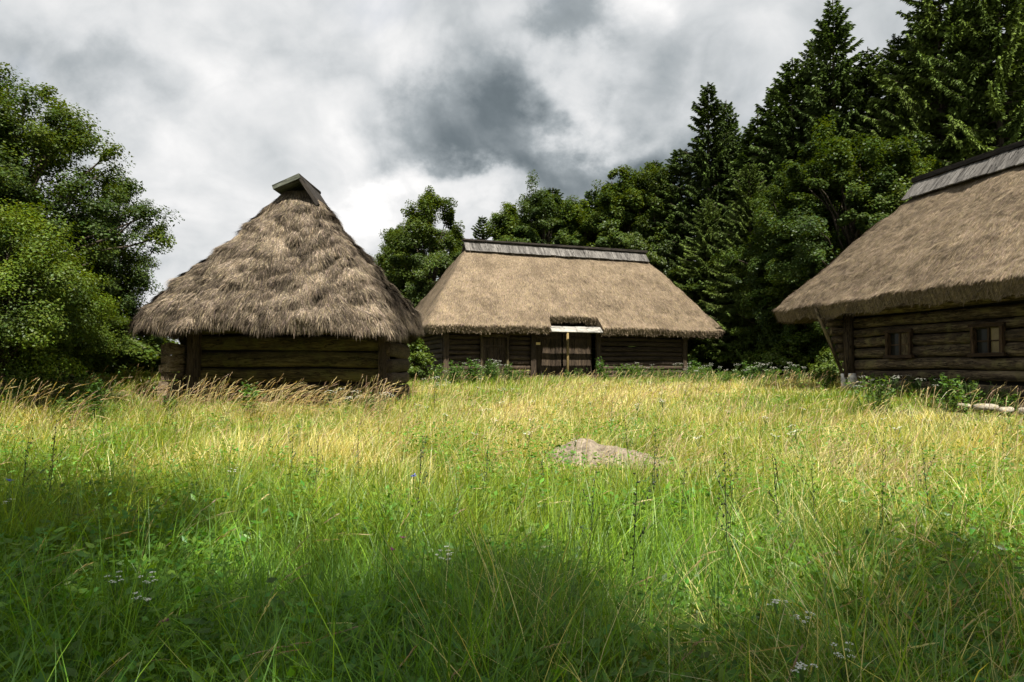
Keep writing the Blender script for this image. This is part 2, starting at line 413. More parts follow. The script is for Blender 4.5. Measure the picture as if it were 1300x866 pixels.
# ------------------------------------------------------------------ thatched roofs
def thatch(name, parent, mat, rect, rad, ridge, ry, ze, zr, thick, bow=0.0, curve=0.0, amp=0.05, notch=None,
           n_straw=40000, slen=(.18, .45), swid=(.012, .022), lift=.10, fringe=4000, over=1.2, ns=520, nv=60, edge_amp=.05, shag=1.0, col_sd=.28, droop=.15, tw=0.0, cvar=.22, curve_l=0.0, comb=.25, ebump=0.0):
    """hip roof of straw: rounded eave rectangle lofted to the ridge line; a real edge thickness, underside and loose straws, all one mesh"""
    x0, x1, y0, y1 = rect; xa, xb = ridge
    segs = [((x0 + rad, y0), (x1 - rad, y0), xa, xb), ('arc', x1 - rad, y0 + rad, -90, xb), ((x1, y0 + rad), (x1, y1 - rad), xb, xb), ('arc', x1 - rad, y1 - rad, 0, xb),
            ((x1 - rad, y1), (x0 + rad, y1), xb, xa), ('arc', x0 + rad, y1 - rad, 90, xa), ((x0, y1 - rad), (x0, y0 + rad), xa, xa), ('arc', x0 + rad, y0 + rad, 180, xa)]
    E = []; Rg = []; Nn = []
    for sg in segs:
        if sg[0] == 'arc':
            L = rad * math.pi / 2
        else:
            L = math.hypot(sg[1][0] - sg[0][0], sg[1][1] - sg[0][1])
        per = 2 * (x1 - x0 + y1 - y0) - 8 * rad + 2 * math.pi * rad
        k = max(4, int(round(ns * L / per)))
        for t in np.arange(k) / k:
            if sg[0] == 'arc':
                a = R(sg[3] + 90 * t); E.append((sg[1] + rad * math.cos(a), sg[2] + rad * math.sin(a))); Rg.append((sg[4], ry)); Nn.append((math.cos(a), math.sin(a)))
            else:
                ex = sg[0][0] + (sg[1][0] - sg[0][0]) * t; ey = sg[0][1] + (sg[1][1] - sg[0][1]) * t
                E.append((ex, ey)); Rg.append((sg[2] + (sg[3] - sg[2]) * t, ry))
                dx, dy = sg[1][0] - sg[0][0], sg[1][1] - sg[0][1]; l = math.hypot(dx, dy); Nn.append((dy / l, -dx / l))
    E = np.array(E); Rg = np.array(Rg); Nn = np.array(Nn); n = len(E)
    Rg[:, 1] = ry + np.clip((E[:, 1] - (y0 + y1) / 2) / ((y1 - y0) / 2) * 1.3, -1, 1) * tw
    # raised eaves in the middle of each side
    u = (E[:, 0] - (x0 + x1) / 2) / ((x1 - x0) / 2); w = (E[:, 1] - (y0 + y1) / 2) / ((y1 - y0) / 2)
    side = np.where(np.abs(u) > np.abs(w), 1 - w ** 2, 1 - u ** 2)
    zE = ze + bow * np.clip(side, 0, 1) + vn(np.c_[E, np.zeros(n)], 1.3, 31, 3) * edge_amp
    v = np.linspace(0, 1, nv + 1) ** 0.9
    vv = np.repeat(v[:, None], n, 1)
    if notch:
        nx0, nx1, vn0 = notch
        ins = (E[:, 1] < y0 + 1e-6) & (E[:, 0] > nx0) & (E[:, 0] < nx1)
        vv[:, ins] = vn0 + (1 - vn0) * vv[:, ins]
    f = vv + (curve + curve_l * np.clip(w, 0, 1) ** 2)[None] * vv * (1 - vv) + ebump * vv / (vv + .04) * (1 - vv)
    XY = E[None] + (Rg - E)[None] * vv[..., None]
    Z = zE[None] + (zr - zE)[None] * f
    G = np.concatenate([XY, Z[..., None]], -1)
    # lumps, pushed along the outward normal
    run = np.linalg.norm(E - Rg, axis=1); sl = (zr - zE) / run
    NO = np.concatenate([Nn, (1 / sl)[:, None]], 1); NO /= np.linalg.norm(NO, axis=1)[:, None]
    flat = G.reshape(-1, 3)
    d = vn(flat, 0.9, 41, 2) * amp + vn(flat, 3.2, 42, 2) * amp * 0.55 * shag
    G = G + NO[None] * d.reshape(nv + 1, n)[..., None] * np.minimum(1, (1 - vv) * 6 + .15)[..., None]
    # edge and underside
    edge = G[0].copy(); rag = vn(edge, 2.6, 43, 2)[:, None]
    r1 = edge - np.c_[Nn * 0.05, np.full(n, thick * .45)] + NO * 0.0
    r2 = edge - np.c_[Nn * (0.16 + .05 * rag), thick * (1 + .25 * rag[:, 0])]
    ov = over
    UD = (Rg - E) / np.linalg.norm(Rg - E, axis=1)[:, None]
    UD3 = np.c_[UD * ov, (ov - .2) * sl * .92 - thick]; UD4 = np.c_[UD * (ov + .9), (ov + .7) * sl * .90 - thick]
    r3 = edge + UD3; r4 = edge + UD4
    allr = np.concatenate([np.stack([r4, r3, r2, r1]), G], 0); m_ = allr.shape[0]
    a = np.arange(m_ - 1)[:, None] * n + np.arange(n)[None]; c2 = np.arange(m_ - 1)[:, None] * n + (np.arange(n)[None] + 1) % n
    q = np.stack([a, c2, c2 + n, a + n], -1).reshape(-1, 4)
    arc = np.r_[0, np.cumsum(np.linalg.norm(np.diff(E, axis=0), axis=1))]
    gr = np.stack([np.repeat(arc[None], m_, 0) * 1.0, np.repeat(np.linspace(0, 1, m_)[:, None] * run.mean() * 1.4 * .14, n, 1), np.zeros((m_, n))], -1)
    mb = MB()
    cols = np.clip(rng.normal(.85, .10, ((m_ - 1) * n, 1)), .6, 1.4) * np.ones(3)
    mb.add(allr.reshape(-1, 3), q, col=cols, grain=gr.reshape(-1, 3))
    # loose straws lying down the slope
    def ribbons(P0, D, L, Wd, Nrm, col, bend):
        k = len(P0); D = D / np.linalg.norm(D, axis=1)[:, None]
        Sd = np.cross(D, Nrm); Sd /= np.linalg.norm(Sd, axis=1)[:, None] + 1e-9
        P1 = P0 + D * (L * .55)[:, None]; P2_ = P0 + D * L[:, None] - Nrm * (bend * L)[:, None] + np.c_[np.zeros((k, 2)), -bend * L * .5]
        V = np.stack([P0 - Sd * Wd[:, None], P0 + Sd * Wd[:, None], P1 - Sd * Wd[:, None], P1 + Sd * Wd[:, None], P2_], 1)
        o = np.arange(k)[:, None] * 5
        g_ = V * 1.0; g_[:, :, 2] = rng.uniform(-30, 30, k)[:, None]; g_[..., 1] *= .2
        vb = V.reshape(-1, 3)
        mb.add(vb, (o + np.array([[0, 1, 3, 2]])), None, col=col, grain=g_.reshape(-1, 3))
        mb.T.append(o + np.array([[2, 3, 4]]) + mb.n - len(vb)); mb.TC.append(col)
    def straw(k, v_lo, v_hi, hang=0.0):
        si = rng.integers(0, n, k)
        vi = np.clip((rng.uniform(v_lo, v_hi, k) * nv), 0, nv - 1.001) if hang else np.clip(np.sqrt(rng.uniform(0, 1, k)), 0, 1)
        if not hang: vi = (1 - vi) * (v_hi - v_lo) * nv + v_lo * nv; vi = np.clip(vi, 0, nv - 1.001)
        lo = vi.astype(int); fr = (vi - lo)[:, None]; s2 = (si + 1) % n; fs = rng.uniform(0, 1, k)[:, None]
        same = np.abs(vv[0][si] - vv[0][s2]) < .01; fs[~same] = 0
        A = G[lo, si] * (1 - fr) + G[lo + 1, si] * fr; B_ = G[lo, s2] * (1 - fr) + G[lo + 1, s2] * fr
        P = A * (1 - fs) + B_ * fs
        D = G[lo, si] - G[lo + 1, si]; D /= np.linalg.norm(D, axis=1)[:, None] + 1e-9
        Nv = NO[si]
        tang = np.cross(Nv, D)
        cl = vn(P, 2.2, 51, 2)
        D = D + tang * (rng.normal(0, .20, k) + cl * comb)[:, None] * shag + Nv * (rng.uniform(.0, lift, k) + np.maximum(cl, 0) * lift * .6)[:, None]
        if hang: D = D + np.array([0, 0, -1.0]) * (hang * rng.uniform(.2, 1.0, k))[:, None]
        L = rng.uniform(slen[0], slen[1], k); Wd = rng.uniform(swid[0], swid[1], k) / 2
        P = P + Nv * (rng.uniform(-.005, .02, k))[:, None]
        col = np.clip(1.0 + cl * cvar + vn(P, .9, 52, 2) * cvar * .7 + vn(P * np.array([1., 1., .32]), 5.5, 53, 2) * cvar * 1.1 + rng.normal(0, col_sd, k), .35, 1.9)[:, None] * np.ones(3)
        col = col * np.c_[np.ones(k), np.clip(rng.normal(1, .03, k), .9, 1.1), np.clip(rng.normal(1, .08, k), .8, 1.2)]
        ribbons(P, D, L, Wd, Nv, col, droop * rng.uniform(0, 1, k))
    ke = fringe * 3; si = rng.integers(0, n, ke); s2 = (si + 1) % n; fs = rng.uniform(0, 1, (ke, 1)); tv = rng.uniform(0, 1, (ke, 1))
    ok = np.linalg.norm(edge[si] - edge[s2], axis=1) < .3; si, s2, fs, tv = si[ok], s2[ok], fs[ok], tv[ok]; ke = len(si)
    Pe = (edge[si] * (1 - fs) + edge[s2] * fs) * (1 - tv) + (r2[si] * (1 - fs) + r2[s2] * fs) * tv
    De = np.c_[Nn[si] * rng.uniform(.25, .8, (ke, 1)), -rng.uniform(.25, .9, ke)] + rng.normal(0, .18, (ke, 3))
    ce = np.clip(.85 + vn(Pe, 2.2, 51, 2) * .25 + rng.normal(0, .25, ke), .3, 1.6)[:, None] * np.ones(3)
    ribbons(Pe - De * .03, De, rng.uniform(.06, .16, ke), rng.uniform(swid[0], swid[1], ke) / 2, np.c_[Nn[si], np.full(ke, .4)], ce, .1 * np.ones(ke))
    straw(n_straw, 0, .985)
    straw(fringe, 0, .02, hang=.8)
    return mb.build(name, mat, parent)


def logs_wall(mb, p0, p1, z0, z1, h, depth, gaps=(), irr=0.03, proj=(0, 0), seg=10, fill=1.0):
    """a wall of horizontal hewn logs from p0 to p1 (xy), with openings (u0, u1, za, zb) left out; proj = how far log ends run past"""
    p0 = np.array(p0, float); p1 = np.array(p1, float); L = np.linalg.norm(p1 - p0); dxy = (p1 - p0) / L
    z = z0
    while z < z1 - .05:
        hh = min(h * rng.uniform(.88, 1.12), z1 - z); zc_ = z + hh / 2
        cuts = [(-proj[0], L + proj[1])]
        for (ua, ub, za, zb) in gaps:
            if zc_ > za and zc_ < zb:
                new = []
                for (a_, b_) in cuts:
                    if ub <= a_ or ua >= b_: new.append((a_, b_)); continue
                    if ua > a_: new.append((a_, ua))
                    if ub < b_: new.append((ub, b_))
                cuts = new
        for (a_, b_) in cuts:
            k = max(3, int((b_ - a_) / .35))
            t = np.linspace(a_, b_, k)
            pts = np.c_[p0[0] + dxy[0] * t, p0[1] + dxy[1] * t, np.full(k, zc_) + vn(np.c_[t, np.full(k, z * 7)], .6, 3) * irr]
            mb.tube(pts, hh / 2 * fill * (1.0 + vn(np.c_[t, np.full(k, z * 3 + 9)], .5, 8) * .10), seg=seg, wob=.018, squash=depth / hh)
        z += hh


def rotz(a):
    c, s = math.cos(a), math.sin(a); return np.array([[c, -s, 0], [s, c, 0], [0, 0, 1.]])
def roty(a):
    c, s = math.cos(a), math.sin(a); return np.array([[c, 0, s], [0, 1, 0], [-s, 0, c]])
def rotx(a):
    c, s = math.cos(a), math.sin(a); return np.array([[1, 0, 0], [0, c, -s], [0, s, c]])


def cap_boards(name, parent, mat, x0, x1, ry, ztop, slope, length, side, w=.30, drop=0.0, th=.035, skew=0.0):
    """a row of short boards along the ridge on one side (-1 front, +1 back)"""
    mb = MB(); x = x0
    while x < x1 - .05:
        ww = min(w * rng.uniform(.85, 1.15), x1 - x)
        rot = rotx(side * -slope) @ rotx(rng.normal(0, .02)) @ rotz(rng.normal(0, .008))
        ll = length * rng.uniform(.97, 1.03)
        c = np.array([x + ww / 2, ry + side * math.cos(slope) * ll / 2, ztop - math.sin(slope) * ll / 2 - drop + rng.normal(0, .006)])
        mb.box(c, (ww * .97, ll, th), rot, jit=.004, axis=1)
        x += ww
    return mb.build(name, mat, parent)


# ================================================================== MIDDLE BARN
# local frame: x along the facade (from its left wall corner), y towards the back
BA = R(20); BP = (-3.14, 32.0); BZ = 1.25
barn = thing('thatched_barn', 'long low barn with smooth thatched hip roof and a pale board over its dark gate', 'barn', (BP[0], BP[1], BZ), BA)
WT = 2.2   # wall height
DEP = 6.0
WL = 13.1
thatch('thatched_roof', barn, M['thatch'], (-1.10, 15.15, -1.05, 7.05), .45, (1.95, 12.45), 3.0, 2.42, 6.75, .36, bow=.02, curve=.06, amp=.09, cvar=.30,
       notch=(4.93, 7.72, .13), n_straw=60000, slen=(.08, .22), swid=(.018, .030), lift=.03, fringe=2600, over=1.15, ns=760, nv=60, edge_amp=.05, shag=.6, col_sd=.16, droop=.05)
cap_boards('ridge_shingles', barn, M['wood_grey'], 1.75, 12.65, 3.0, 7.06, R(50), .66, -1, w=.30, drop=.06)
cap_boards('ridge_shingles', barn, M['wood_grey'], 1.75, 12.65, 3.0, 7.08, R(50), .85, 1, w=.33, drop=.03)
mb = MB(); mb.box((7.2, 3.02, 7.13), (11.0, .26, .11), axis=0, jit=.01); mb.build('ridge_board', M['ridge_dark'], barn)
gaps = [(1.72, 3.1, 0, 1.95), (4.45, 7.9, 0, 3.0)]
mb = MB(); logs_wall(mb, (0, 0), (WL, 0), -.45, WT + .25, .25, .20, gaps, proj=(.15, .15)); mb.build('front_wall', M['wood_dark'], barn, True)
mb = MB(); logs_wall(mb, (0, 0), (0, DEP), -.45, WT + .25, .25, .20, proj=(.15, .15)); mb.build('end_wall', M['wood_dark'], barn, True)
mb = MB(); logs_wall(mb, (WL, 0), (WL, DEP), -.45, WT + .25, .25, .20, proj=(.15, .15)); mb.build('end_wall', M['wood_dark'], barn, True)
mb = MB(); logs_wall(mb, (0, DEP), (WL, DEP), -.2, WT + .25, .25, .20); mb.build('back_wall', M['wood_dark'], barn, True)
for xx in (.02, 4.40, 7.95, WL - .02):
    mb = MB(); mb.box((xx, -.13, 1.0), (.26, .16, 3.0), jit=.01, axis=2); mb.build('wall_post', M['wood_dark'], barn)


def plank_door(name, parent, mat, x0, x1, y, z0, z1, w, frame=None):
    mb = MB(); x = x0
    while x < x1 - .03:
        ww = min(w * rng.uniform(.85, 1.15), x1 - x)
        mb.box((x + ww / 2, y + rng.normal(0, .004), (z0 + z1) / 2), (ww - .012, .045, z1 - z0 + rng.normal(0, .008)), jit=.003, axis=2); x += ww
    d = mb.build(name, mat, parent)
    for zb in (z0 + (z1 - z0) * .18, z0 + (z1 - z0) * .82):
        k = MB(); k.box(((x0 + x1) / 2, y - .04, zb), (x1 - x0 - .08, .035, .13), jit=.003); k.build('cross_bar', frame or mat, d)
    return d


plank_door('door', barn, M['wood_dark'], 1.80, 3.02, .0, -.3, 1.86, .20)
mb = MB(); mb.box((1.75, -.06, .9), (.12, .26, 2.1), jit=.006, axis=2); mb.box((3.07, -.06, .9), (.12, .26, 2.1), jit=.006, axis=2); mb.box((2.41, -.065, 1.97), (1.5, .27, .14), jit=.006)
mb.build('door_frame', M['wood_log'], barn)
plank_door('gate_leaf', barn, M['wood_dark'], 4.55, 6.13, .35, -.4, 2.5, .24)
plank_door('gate_leaf', barn, M['wood_dark'], 6.19, 7.80, .35, -.4, 2.5, .24)
mb = MB(); mb.tube([(6.10, -.42, -.5), (6.12, -.42, 1.2), (6.11, -.42, 2.20)], [.065, .06, .06], 9, wob=.03); mb.build('gate_post', M['wood_post'], barn, True)
# light board laid on the rafters in the cut of the thatch, over the gate
rb = math.atan2(4.3, 4.05)
mb = MB(); x = 4.96
while x < 7.68:
    ww = min(rng.uniform(.5, .8), 7.70 - x)
    mb.box((x + ww / 2, -.98, 2.30), (ww - .008, .44, .04), rotx(R(40)), jit=.004, axis=0); x += ww
mb.build('eave_board', M['wood_pale'], barn)
mb = MB(); mb.box((6.32, -.42, 2.25), (2.9, .12, .12), jit=.008); mb.build('lintel_beam', M['wood_dark'], barn)
sg = MB(); sg.box((4.62, -.225, 1.62), (.22, .015, .12)); sg.build('sign_plate', M['sign'], barn)

# ================================================================== RIGHT HOUSE
HA = math.atan2(.977, -.215)  # local x runs along the facade away from the viewer
HP = (10.17, 20.6); HZ = .95
# local x = u (far +), local y = to the left of u (towards -X side ... outward) -> outward is +y
house = thing('log_house', 'weathered log house with small windows under a thick brown thatched roof', 'house', (HP[0], HP[1], HZ), HA)
# in this frame: far wall at x=0, the near end at x=-11; facade at y=0; house body at y<0 (down to -4.9)
EZ = 2.66
thatch('thatched_roof', house, M['thatch'], (-13.2, 2.75, -6.1, 1.12), .9, (-10.5, -.25), -2.5, EZ, 6.20, .42, bow=.0, curve=.05, amp=.11, cvar=.32,
       n_straw=200000, slen=(.07, .20), swid=(.010, .020), lift=.035, fringe=5000, over=1.1, ns=900, nv=70, edge_amp=.05, shag=.7, col_sd=.20, droop=.05)
cap_boards('ridge_shingles', house, M['wood_grey'], -10.7, .05, -2.5, 6.54, R(50), .72, 1, w=.27, drop=.05)
cap_boards('ridge_shingles', house, M['wood_grey'], -10.7, .05, -2.5, 6.58, R(50), 1.0, -1, w=.30, drop=-.02)
mb = MB(); mb.box((-5.3, -2.56, 6.60), (10.8, .22, .14), axis=0, jit=.012); mb.build('ridge_board', M['ridge_dark'], house)


def u_at(px):   # facade coordinate under a pixel column
    k = (px - 650) / F
    return (k * HP[1] - HP[0]) / (-.215 - k * .977)
w1 = (u_at(1163), u_at(1131)); w2 = (u_at(1281), u_at(1240))
def z_at(px, py):
    Y = HP[1] + .977 * u_at(px); return py2z(py, Y) - HZ
wz = (z_at(1147, 455), z_at(1147, 420)); wzb = (z_at(1262, 449), z_at(1262, 411))
gaps = [(-w1[1], -w1[0], wz[0], wz[1]), (-w2[1], -w2[0], wz[0], wz[1])]
mb = MB()
logs_wall(mb, (0, 0), (-12.0, 0), -.55, 2.75, .30, .26, gaps, irr=.035, proj=(.12, .3), seg=12, fill=.94)
mb.build('front_wall', M['wood_log'], house, True)
mb = MB(); logs_wall(mb, (0, 0), (0, -4.9), -.55, 2.75, .30, .24, proj=(0, .3)); mb.build('end_wall', M['wood_log'], house, True)
mb = MB(); logs_wall(mb, (-12, 0), (-12, -4.9), -.55, 2.75, .30, .24, proj=(.3, .3)); mb.build('end_wall', M['wood_log'], house, True)
mb = MB(); logs_wall(mb, (0, -4.9), (-12, -4.9), -.15, 2.75, .30, .24); mb.build('back_wall', M['wood_log'], house, True)
# console: log ends that run out further the higher they lie and carry the eave
mb = MB(); z = .55
while z < 2.6:
    ext = .10 + (z - .55) / 2.0 * .95
    mb.tube([(-.05, -.2, z), (-.05, ext * .6, z), (-.05, ext, z + .01)], [.13, .13, .125], 10, wob=.02, squash=.9); z += .25
con = mb.build('eave_bracket', M['wood_log'], house, True)
mb = MB(); mb.tube([(.02, .16, .40), (.02, .62, 1.45), (.02, 1.10, 2.5)], [.045, .05, .05], 8, squash=1.2); mb.build('brace', M['wood_log'], house, True)
mb = MB(); mb.tube([(-.22, .17, .45), (-.22, .18, 1.5), (-.22, .16, 2.6)], [.15, .155, .15], 10, wob=.02); mb.build('corner_post', M['wood_dark'], house, True)
mb = MB()
mb.tube([(-.02, .20, -.6), (-.02, .20, -.02), (-.03, .21, .30), (-.03, .21, .55)], [.11, .10, .10, .09], 10, wob=.05)
mb.tube([(-.34, .17, .16), (-.34, .17, .35), (-.33, .17, .56)], [.12, .14, .12], 10, wob=.06)
mb.build('post_base', M['white'], house, True)
mb = MB(); mb.box((-6.0, -2.45, 2.6), (11.6, 4.6, .05)); mb.build('ceiling_boards', M['dark'], house)
mb = MB()
for (xa_, xb_, za_, zb_) in [(-12.0, -.02, -.5, wz[0] - .02), (-12.0, -.02, wz[1] + .02, 2.6), (w1[1] + .02, -.02, wz[0], wz[1]), (w2[1] + .02, w1[0] - .02, wz[0], wz[1])]:
    mb.box(((xa_ + xb_) / 2, -.13, (za_ + zb_) / 2), (xb_ - xa_, .03, zb_ - za_))
mb.build('dark_backing', M['dark'], house)  # black panels behind the logs, painting the darkness inside the house


def house_window(uc, za, zb, wid, amber, open_dark):
    x0, x1 = uc - wid / 2, uc + wid / 2; t = .085
    fr = MB()
    fr.box((x0 + t / 2, .13, (za + zb) / 2), (t, .10, zb - za), jit=.004, axis=2); fr.box((x1 - t / 2, .13, (za + zb) / 2), (t, .10, zb - za), jit=.004, axis=2)
    fr.box((uc, .135, zb - t / 2), (wid + .10, .11, t), jit=.004); fr.box((uc, .14, za + t / 2), (wid + .12, .13, t), jit=.004)
    w = fr.build('window', M['frame'], house)
    inner = wid - 2 * t
    pn = MB(); pn.box((uc, .05, (za + zb) / 2), (inner, .012, zb - za - 2 * t)); pn.build('glass_pane', M['glass'], w)
    mu = MB(); mu.box((uc, .085, (za + zb) / 2), (.05, .05, zb - za - 2 * t), axis=2); mu.box((uc, .082, (za + zb) / 2 - .02), (inner, .035, .03)); mu.build('muntin', M['frame'], w)
    if amber:
        cu = MB(); cu.box((uc - inner * .26, .066, (za + zb) / 2), (inner * .40, .01, zb - za - 2 * t - .01)); cu.build('amber_pane', M['amber_tone'], w)
    if open_dark:
        sh = MB(); sh.box((uc - inner * .25, .075, (za + zb) / 2), (inner * .48, .03, zb - za - 2 * t - .02), jit=.003, axis=2); sh.build('shutter', M['wood_log'], w)
house_window(sum(w1) / 2, wz[0], wz[1] + .03, w1[1] - w1[0], False, True)
house_window(sum(w2) / 2, wz[0], wz[1] + .03, w2[1] - w2[0], True, False)

# pale stones along the foot of the wall
STONES = [(1222, 514, .34, .08), (1249, 516, .46, .12), (1276, 520, .36, .09), (1304, 524, .50, .12), (1290, 511, .34, .09)]
for k, (px, py, sxx, szz) in enumerate(STONES):
    Y = 14.2 if k < 4 else 14.9
    Y = [14.6, 14.1, 13.7, 13.2, 14.3][k]
    X = px2x(px, Y)
    n_ = 14; mbs = MB()
    th = np.linspace(0, 2 * np.pi, n_, endpoint=False)
    prof = [(.0, .55), (.0, 1.0), (.5, 1.04), (.85, .94), (1.0, .72), (1.0, 0.02)]
    rr = 1 + vn(np.c_[np.cos(th) * 2 + k * 9, np.sin(th) * 2], .9, 61 + k, 2) * .25
    V = np.array([[math.cos(t) * r_ * rr[j] * sxx / 2, math.sin(t) * r_ * rr[j] * sxx * .32, h_ * szz] for (h_, r_) in prof for j, t in enumerate(th)])
    V[:, 2] += vn(V, 5, 71 + k, 2) * .02
    a = np.arange(len(prof) - 1)[:, None] * n_ + np.arange(n_)[None]; c2 = np.arange(len(prof) - 1)[:, None] * n_ + (np.arange(n_)[None] + 1) % n_
    mbs.add(V, np.stack([a, c2, c2 + n_, a + n_], -1).reshape(-1, 4))
    so = mbs.build('foundation_stone', M['stone'], None, True)
    so.location = (X, Y, gz1(X, Y) + .10); so.rotation_euler = (0, 0, 1.6 + k)
    so['label'] = 'pale flat stone lying in the grass along the foot of the log house'; so['category'] = 'stone'; so['group'] = 'flat stones along the log house'

# ================================================================== LEFT GRANARY
# local x = world Y (depth), local y = -world X ; built with rotation +90deg: local x -> world y, local y -> world -x
GZ = .85
GP = (-6.3, 17.3)
gran = thing('thatched_granary', 'small squat granary of thick planks under a shaggy straw roof with crooked ridge boards', 'granary', (GP[0], GP[1], GZ), R(90))
# local coords: (depth, left, up). eave rect depth 0..5.2, left from -3.5 to 3.45
thatch('thatched_roof', gran, M['thatch_old'], (0.0, 5.2, -3.42, 3.80), 1.15, (1.95, 3.3), -.20, 1.86, 5.86, .26, bow=.20, curve=-.13, curve_l=-.04, ebump=.07, comb=.08, amp=.14, tw=.36, cvar=.80,
       n_straw=260000, slen=(.12, .42), swid=(.009, .021), lift=.14, fringe=14000, over=.9, ns=520, nv=60, edge_amp=.20, shag=1.3, col_sd=.42, droop=.18)
# tuft under the ridge boards
FW = 1.55     # recessed front wall depth
mb = MB(); logs_wall(mb, (FW, 2.72), (FW, -2.85), -.50, 2.3, .44, .26, irr=.03, seg=14, fill=.93); mb.build('front_wall', M['wood_olive'], gran, True)
mb = MB(); logs_wall(mb, (FW, 2.80), (4.6, 2.80), -.50, 2.3, .42, .22, proj=(0, 0)); mb.build('side_wall', M['wood_olive'], gran, True)
mb = MB(); logs_wall(mb, (FW, -2.92), (4.6, -2.92), -.50, 2.3, .42, .22, proj=(.28, 0)); mb.build('side_wall', M['wood_dark'], gran, True)
mb = MB(); logs_wall(mb, (4.6, 2.8), (4.6, -2.92), -.15, 2.3, .42, .22); mb.build('back_wall', M['wood_olive'], gran, True)
# projecting log ends of the left side wall
mb = MB(); z = -.50
for k in range(8):
    hh = [.26, .26, .22, .24, .22, .22, .24, .30][k]; e = [.25, .30, .42, .45, .55, .50, .52, .50][k]
    mb.box(((FW + e) / 2 + .05, 2.80 + rng.normal(0, .02), z + hh / 2), (FW - e, .25, hh * .93), jit=.015); z += hh
mb.build('log_end', M['wood_end'], gran)
for yy in (2.40, -2.80):
    mb = MB(); mb.box((FW - .17, yy, .85), (.22, .30, 2.8), jit=.012, axis=2); mb.build('wall_post', M['wood_dark'], gran)
mb = MB(); mb.box((FW + .14, -.05, .9), (.04, 5.5, 2.8), axis=1); mb.build('dark_backing', M['dark'], gran)  # black panel behind the planks, painting the darkness inside
mb = MB(); mb.box((1.0, -.05, 2.16), (.22, 6.2, .24), jit=.012, axis=1); mb.build('eave_beam', M['wood_olive'], gran)
# ridge boards: short mossy board to the left, long one down the right slope
def ridge_plane(name, mat, apex, end, x0, x1, th, nb=2):
    (ya, za), (yb, zb) = apex, end; L = math.hypot(yb - ya, zb - za); ang = math.atan2(zb - za, yb - ya); mb = MB()
    for k in range(nb):
        xx0 = x0 + (x1 - x0) * k / nb; xx1 = x0 + (x1 - x0) * (k + 1) / nb
        mb.box(((xx0 + xx1) / 2, (ya + yb) / 2, (za + zb) / 2 + rng.normal(0, .012)), (xx1 - xx0 - .015, L * rng.uniform(.97, 1.04), th), rotx(ang + rng.normal(0, .02)), jit=.006, axis=1)
    return mb.build(name, mat, gran)
ridge_plane('ridge_board', M['wood_green'], (-.38, 6.16), (.36, 5.84), 1.50, 3.25, .13)
ridge_plane('ridge_board', M['ridge_dark'], (-.34, 6.18), (-.88, 5.36), 1.52, 3.45, .10)
mb = MB(); mb.tube([(1.55, -.37, 6.15), (3.5, -.37, 6.20)], .06, 8, wob=.03); mb.build('ridge_pole', M['ridge_dark'], gran, True)

# ================================================================== EARTH MOUND
mound_x, mound_y = px2x(768, 9.7), 9.7
n_r, n_t = 26, 72
rr = np.linspace(0, 1, n_r); tt = np.linspace(0, 2 * np.pi, n_t, endpoint=False)
RR, TT = np.meshgrid(rr, tt, indexing='ij')
MX = RR * np.cos(TT) * 1.08; MY = RR * np.sin(TT) * .55
hz = .22 * np.clip(1 - RR ** 2.4, 0, 1) * (1 - .50 * MX / 1.0)
q3 = np.stack([MX.ravel(), MY.ravel(), hz.ravel()], 1)
hz = hz + (vn(q3, 3.2, 81, 3) * .10 + vn(q3, 11, 82, 3) * .05).reshape(hz.shape) - .12 * RR ** 3
mv = np.stack([MX, MY, hz], -1).reshape(-1, 3)
a = np.arange(n_r - 1)[:, None] * n_t + np.arange(n_t)[None]; c2 = np.arange(n_r - 1)[:, None] * n_t + (np.arange(n_t)[None] + 1) % n_t
mm_ = fast_mesh('earth_mound', mv, np.stack([a, a + n_t, c2 + n_t, c2], -1).reshape(-1, 4), smooth=True)
mo = link('earth_mound', mm_, M['earth']); mo.location = (mound_x, mound_y, gz1(mound_x, mound_y) + .03)
mo.rotation_euler = (0, 0, R(-14))
mo['label'] = 'low bare mound of pale dry earth in the tall meadow grass'; mo['category'] = 'mound'


# ================================================================== TREES
def leaf_faces(C, N, L, Wd, cols, mb):
    """rhombus leaves, slightly folded: centres C, normals N, random heading"""
    k = len(C); N = N / (np.linalg.norm(N, axis=1)[:, None] + 1e-9)
    t = rng.normal(0, 1, (k, 3)); t -= N * (t * N).sum(1)[:, None]; t /= np.linalg.norm(t, axis=1)[:, None] + 1e-9
    s_ = np.cross(N, t)
    V = np.stack([C - t * (L / 2)[:, None], C + s_ * (Wd / 2)[:, None] - N * (L * .08)[:, None], C + t * (L / 2)[:, None] - N * (L * .10)[:, None], C - s_ * (Wd / 2)[:, None] - N * (L * .08)[:, None]], 1)
    o = np.arange(k)[:, None] * 4
    mb.add(V.reshape(-1, 3), o + np.array([[0, 1, 2, 3]]), col=cols)


def limb(mb, p, q, r0, r1, n=5, sag=.12):
    p = np.array(p, float); q = np.array(q, float); t = np.linspace(0, 1, n)[:, None]
    L = np.linalg.norm(q - p); w = rng.normal(0, sag * L * .25, (n, 3)); w[0] = 0; w[-1] = 0
    pts = p + (q - p) * t + w + np.array([0, 0, 1.]) * (np.sin(t * np.pi) * sag * L * .5)
    mb.tube(pts, np.linspace(r0, r1, n), 7, cap=False, wob=.05)


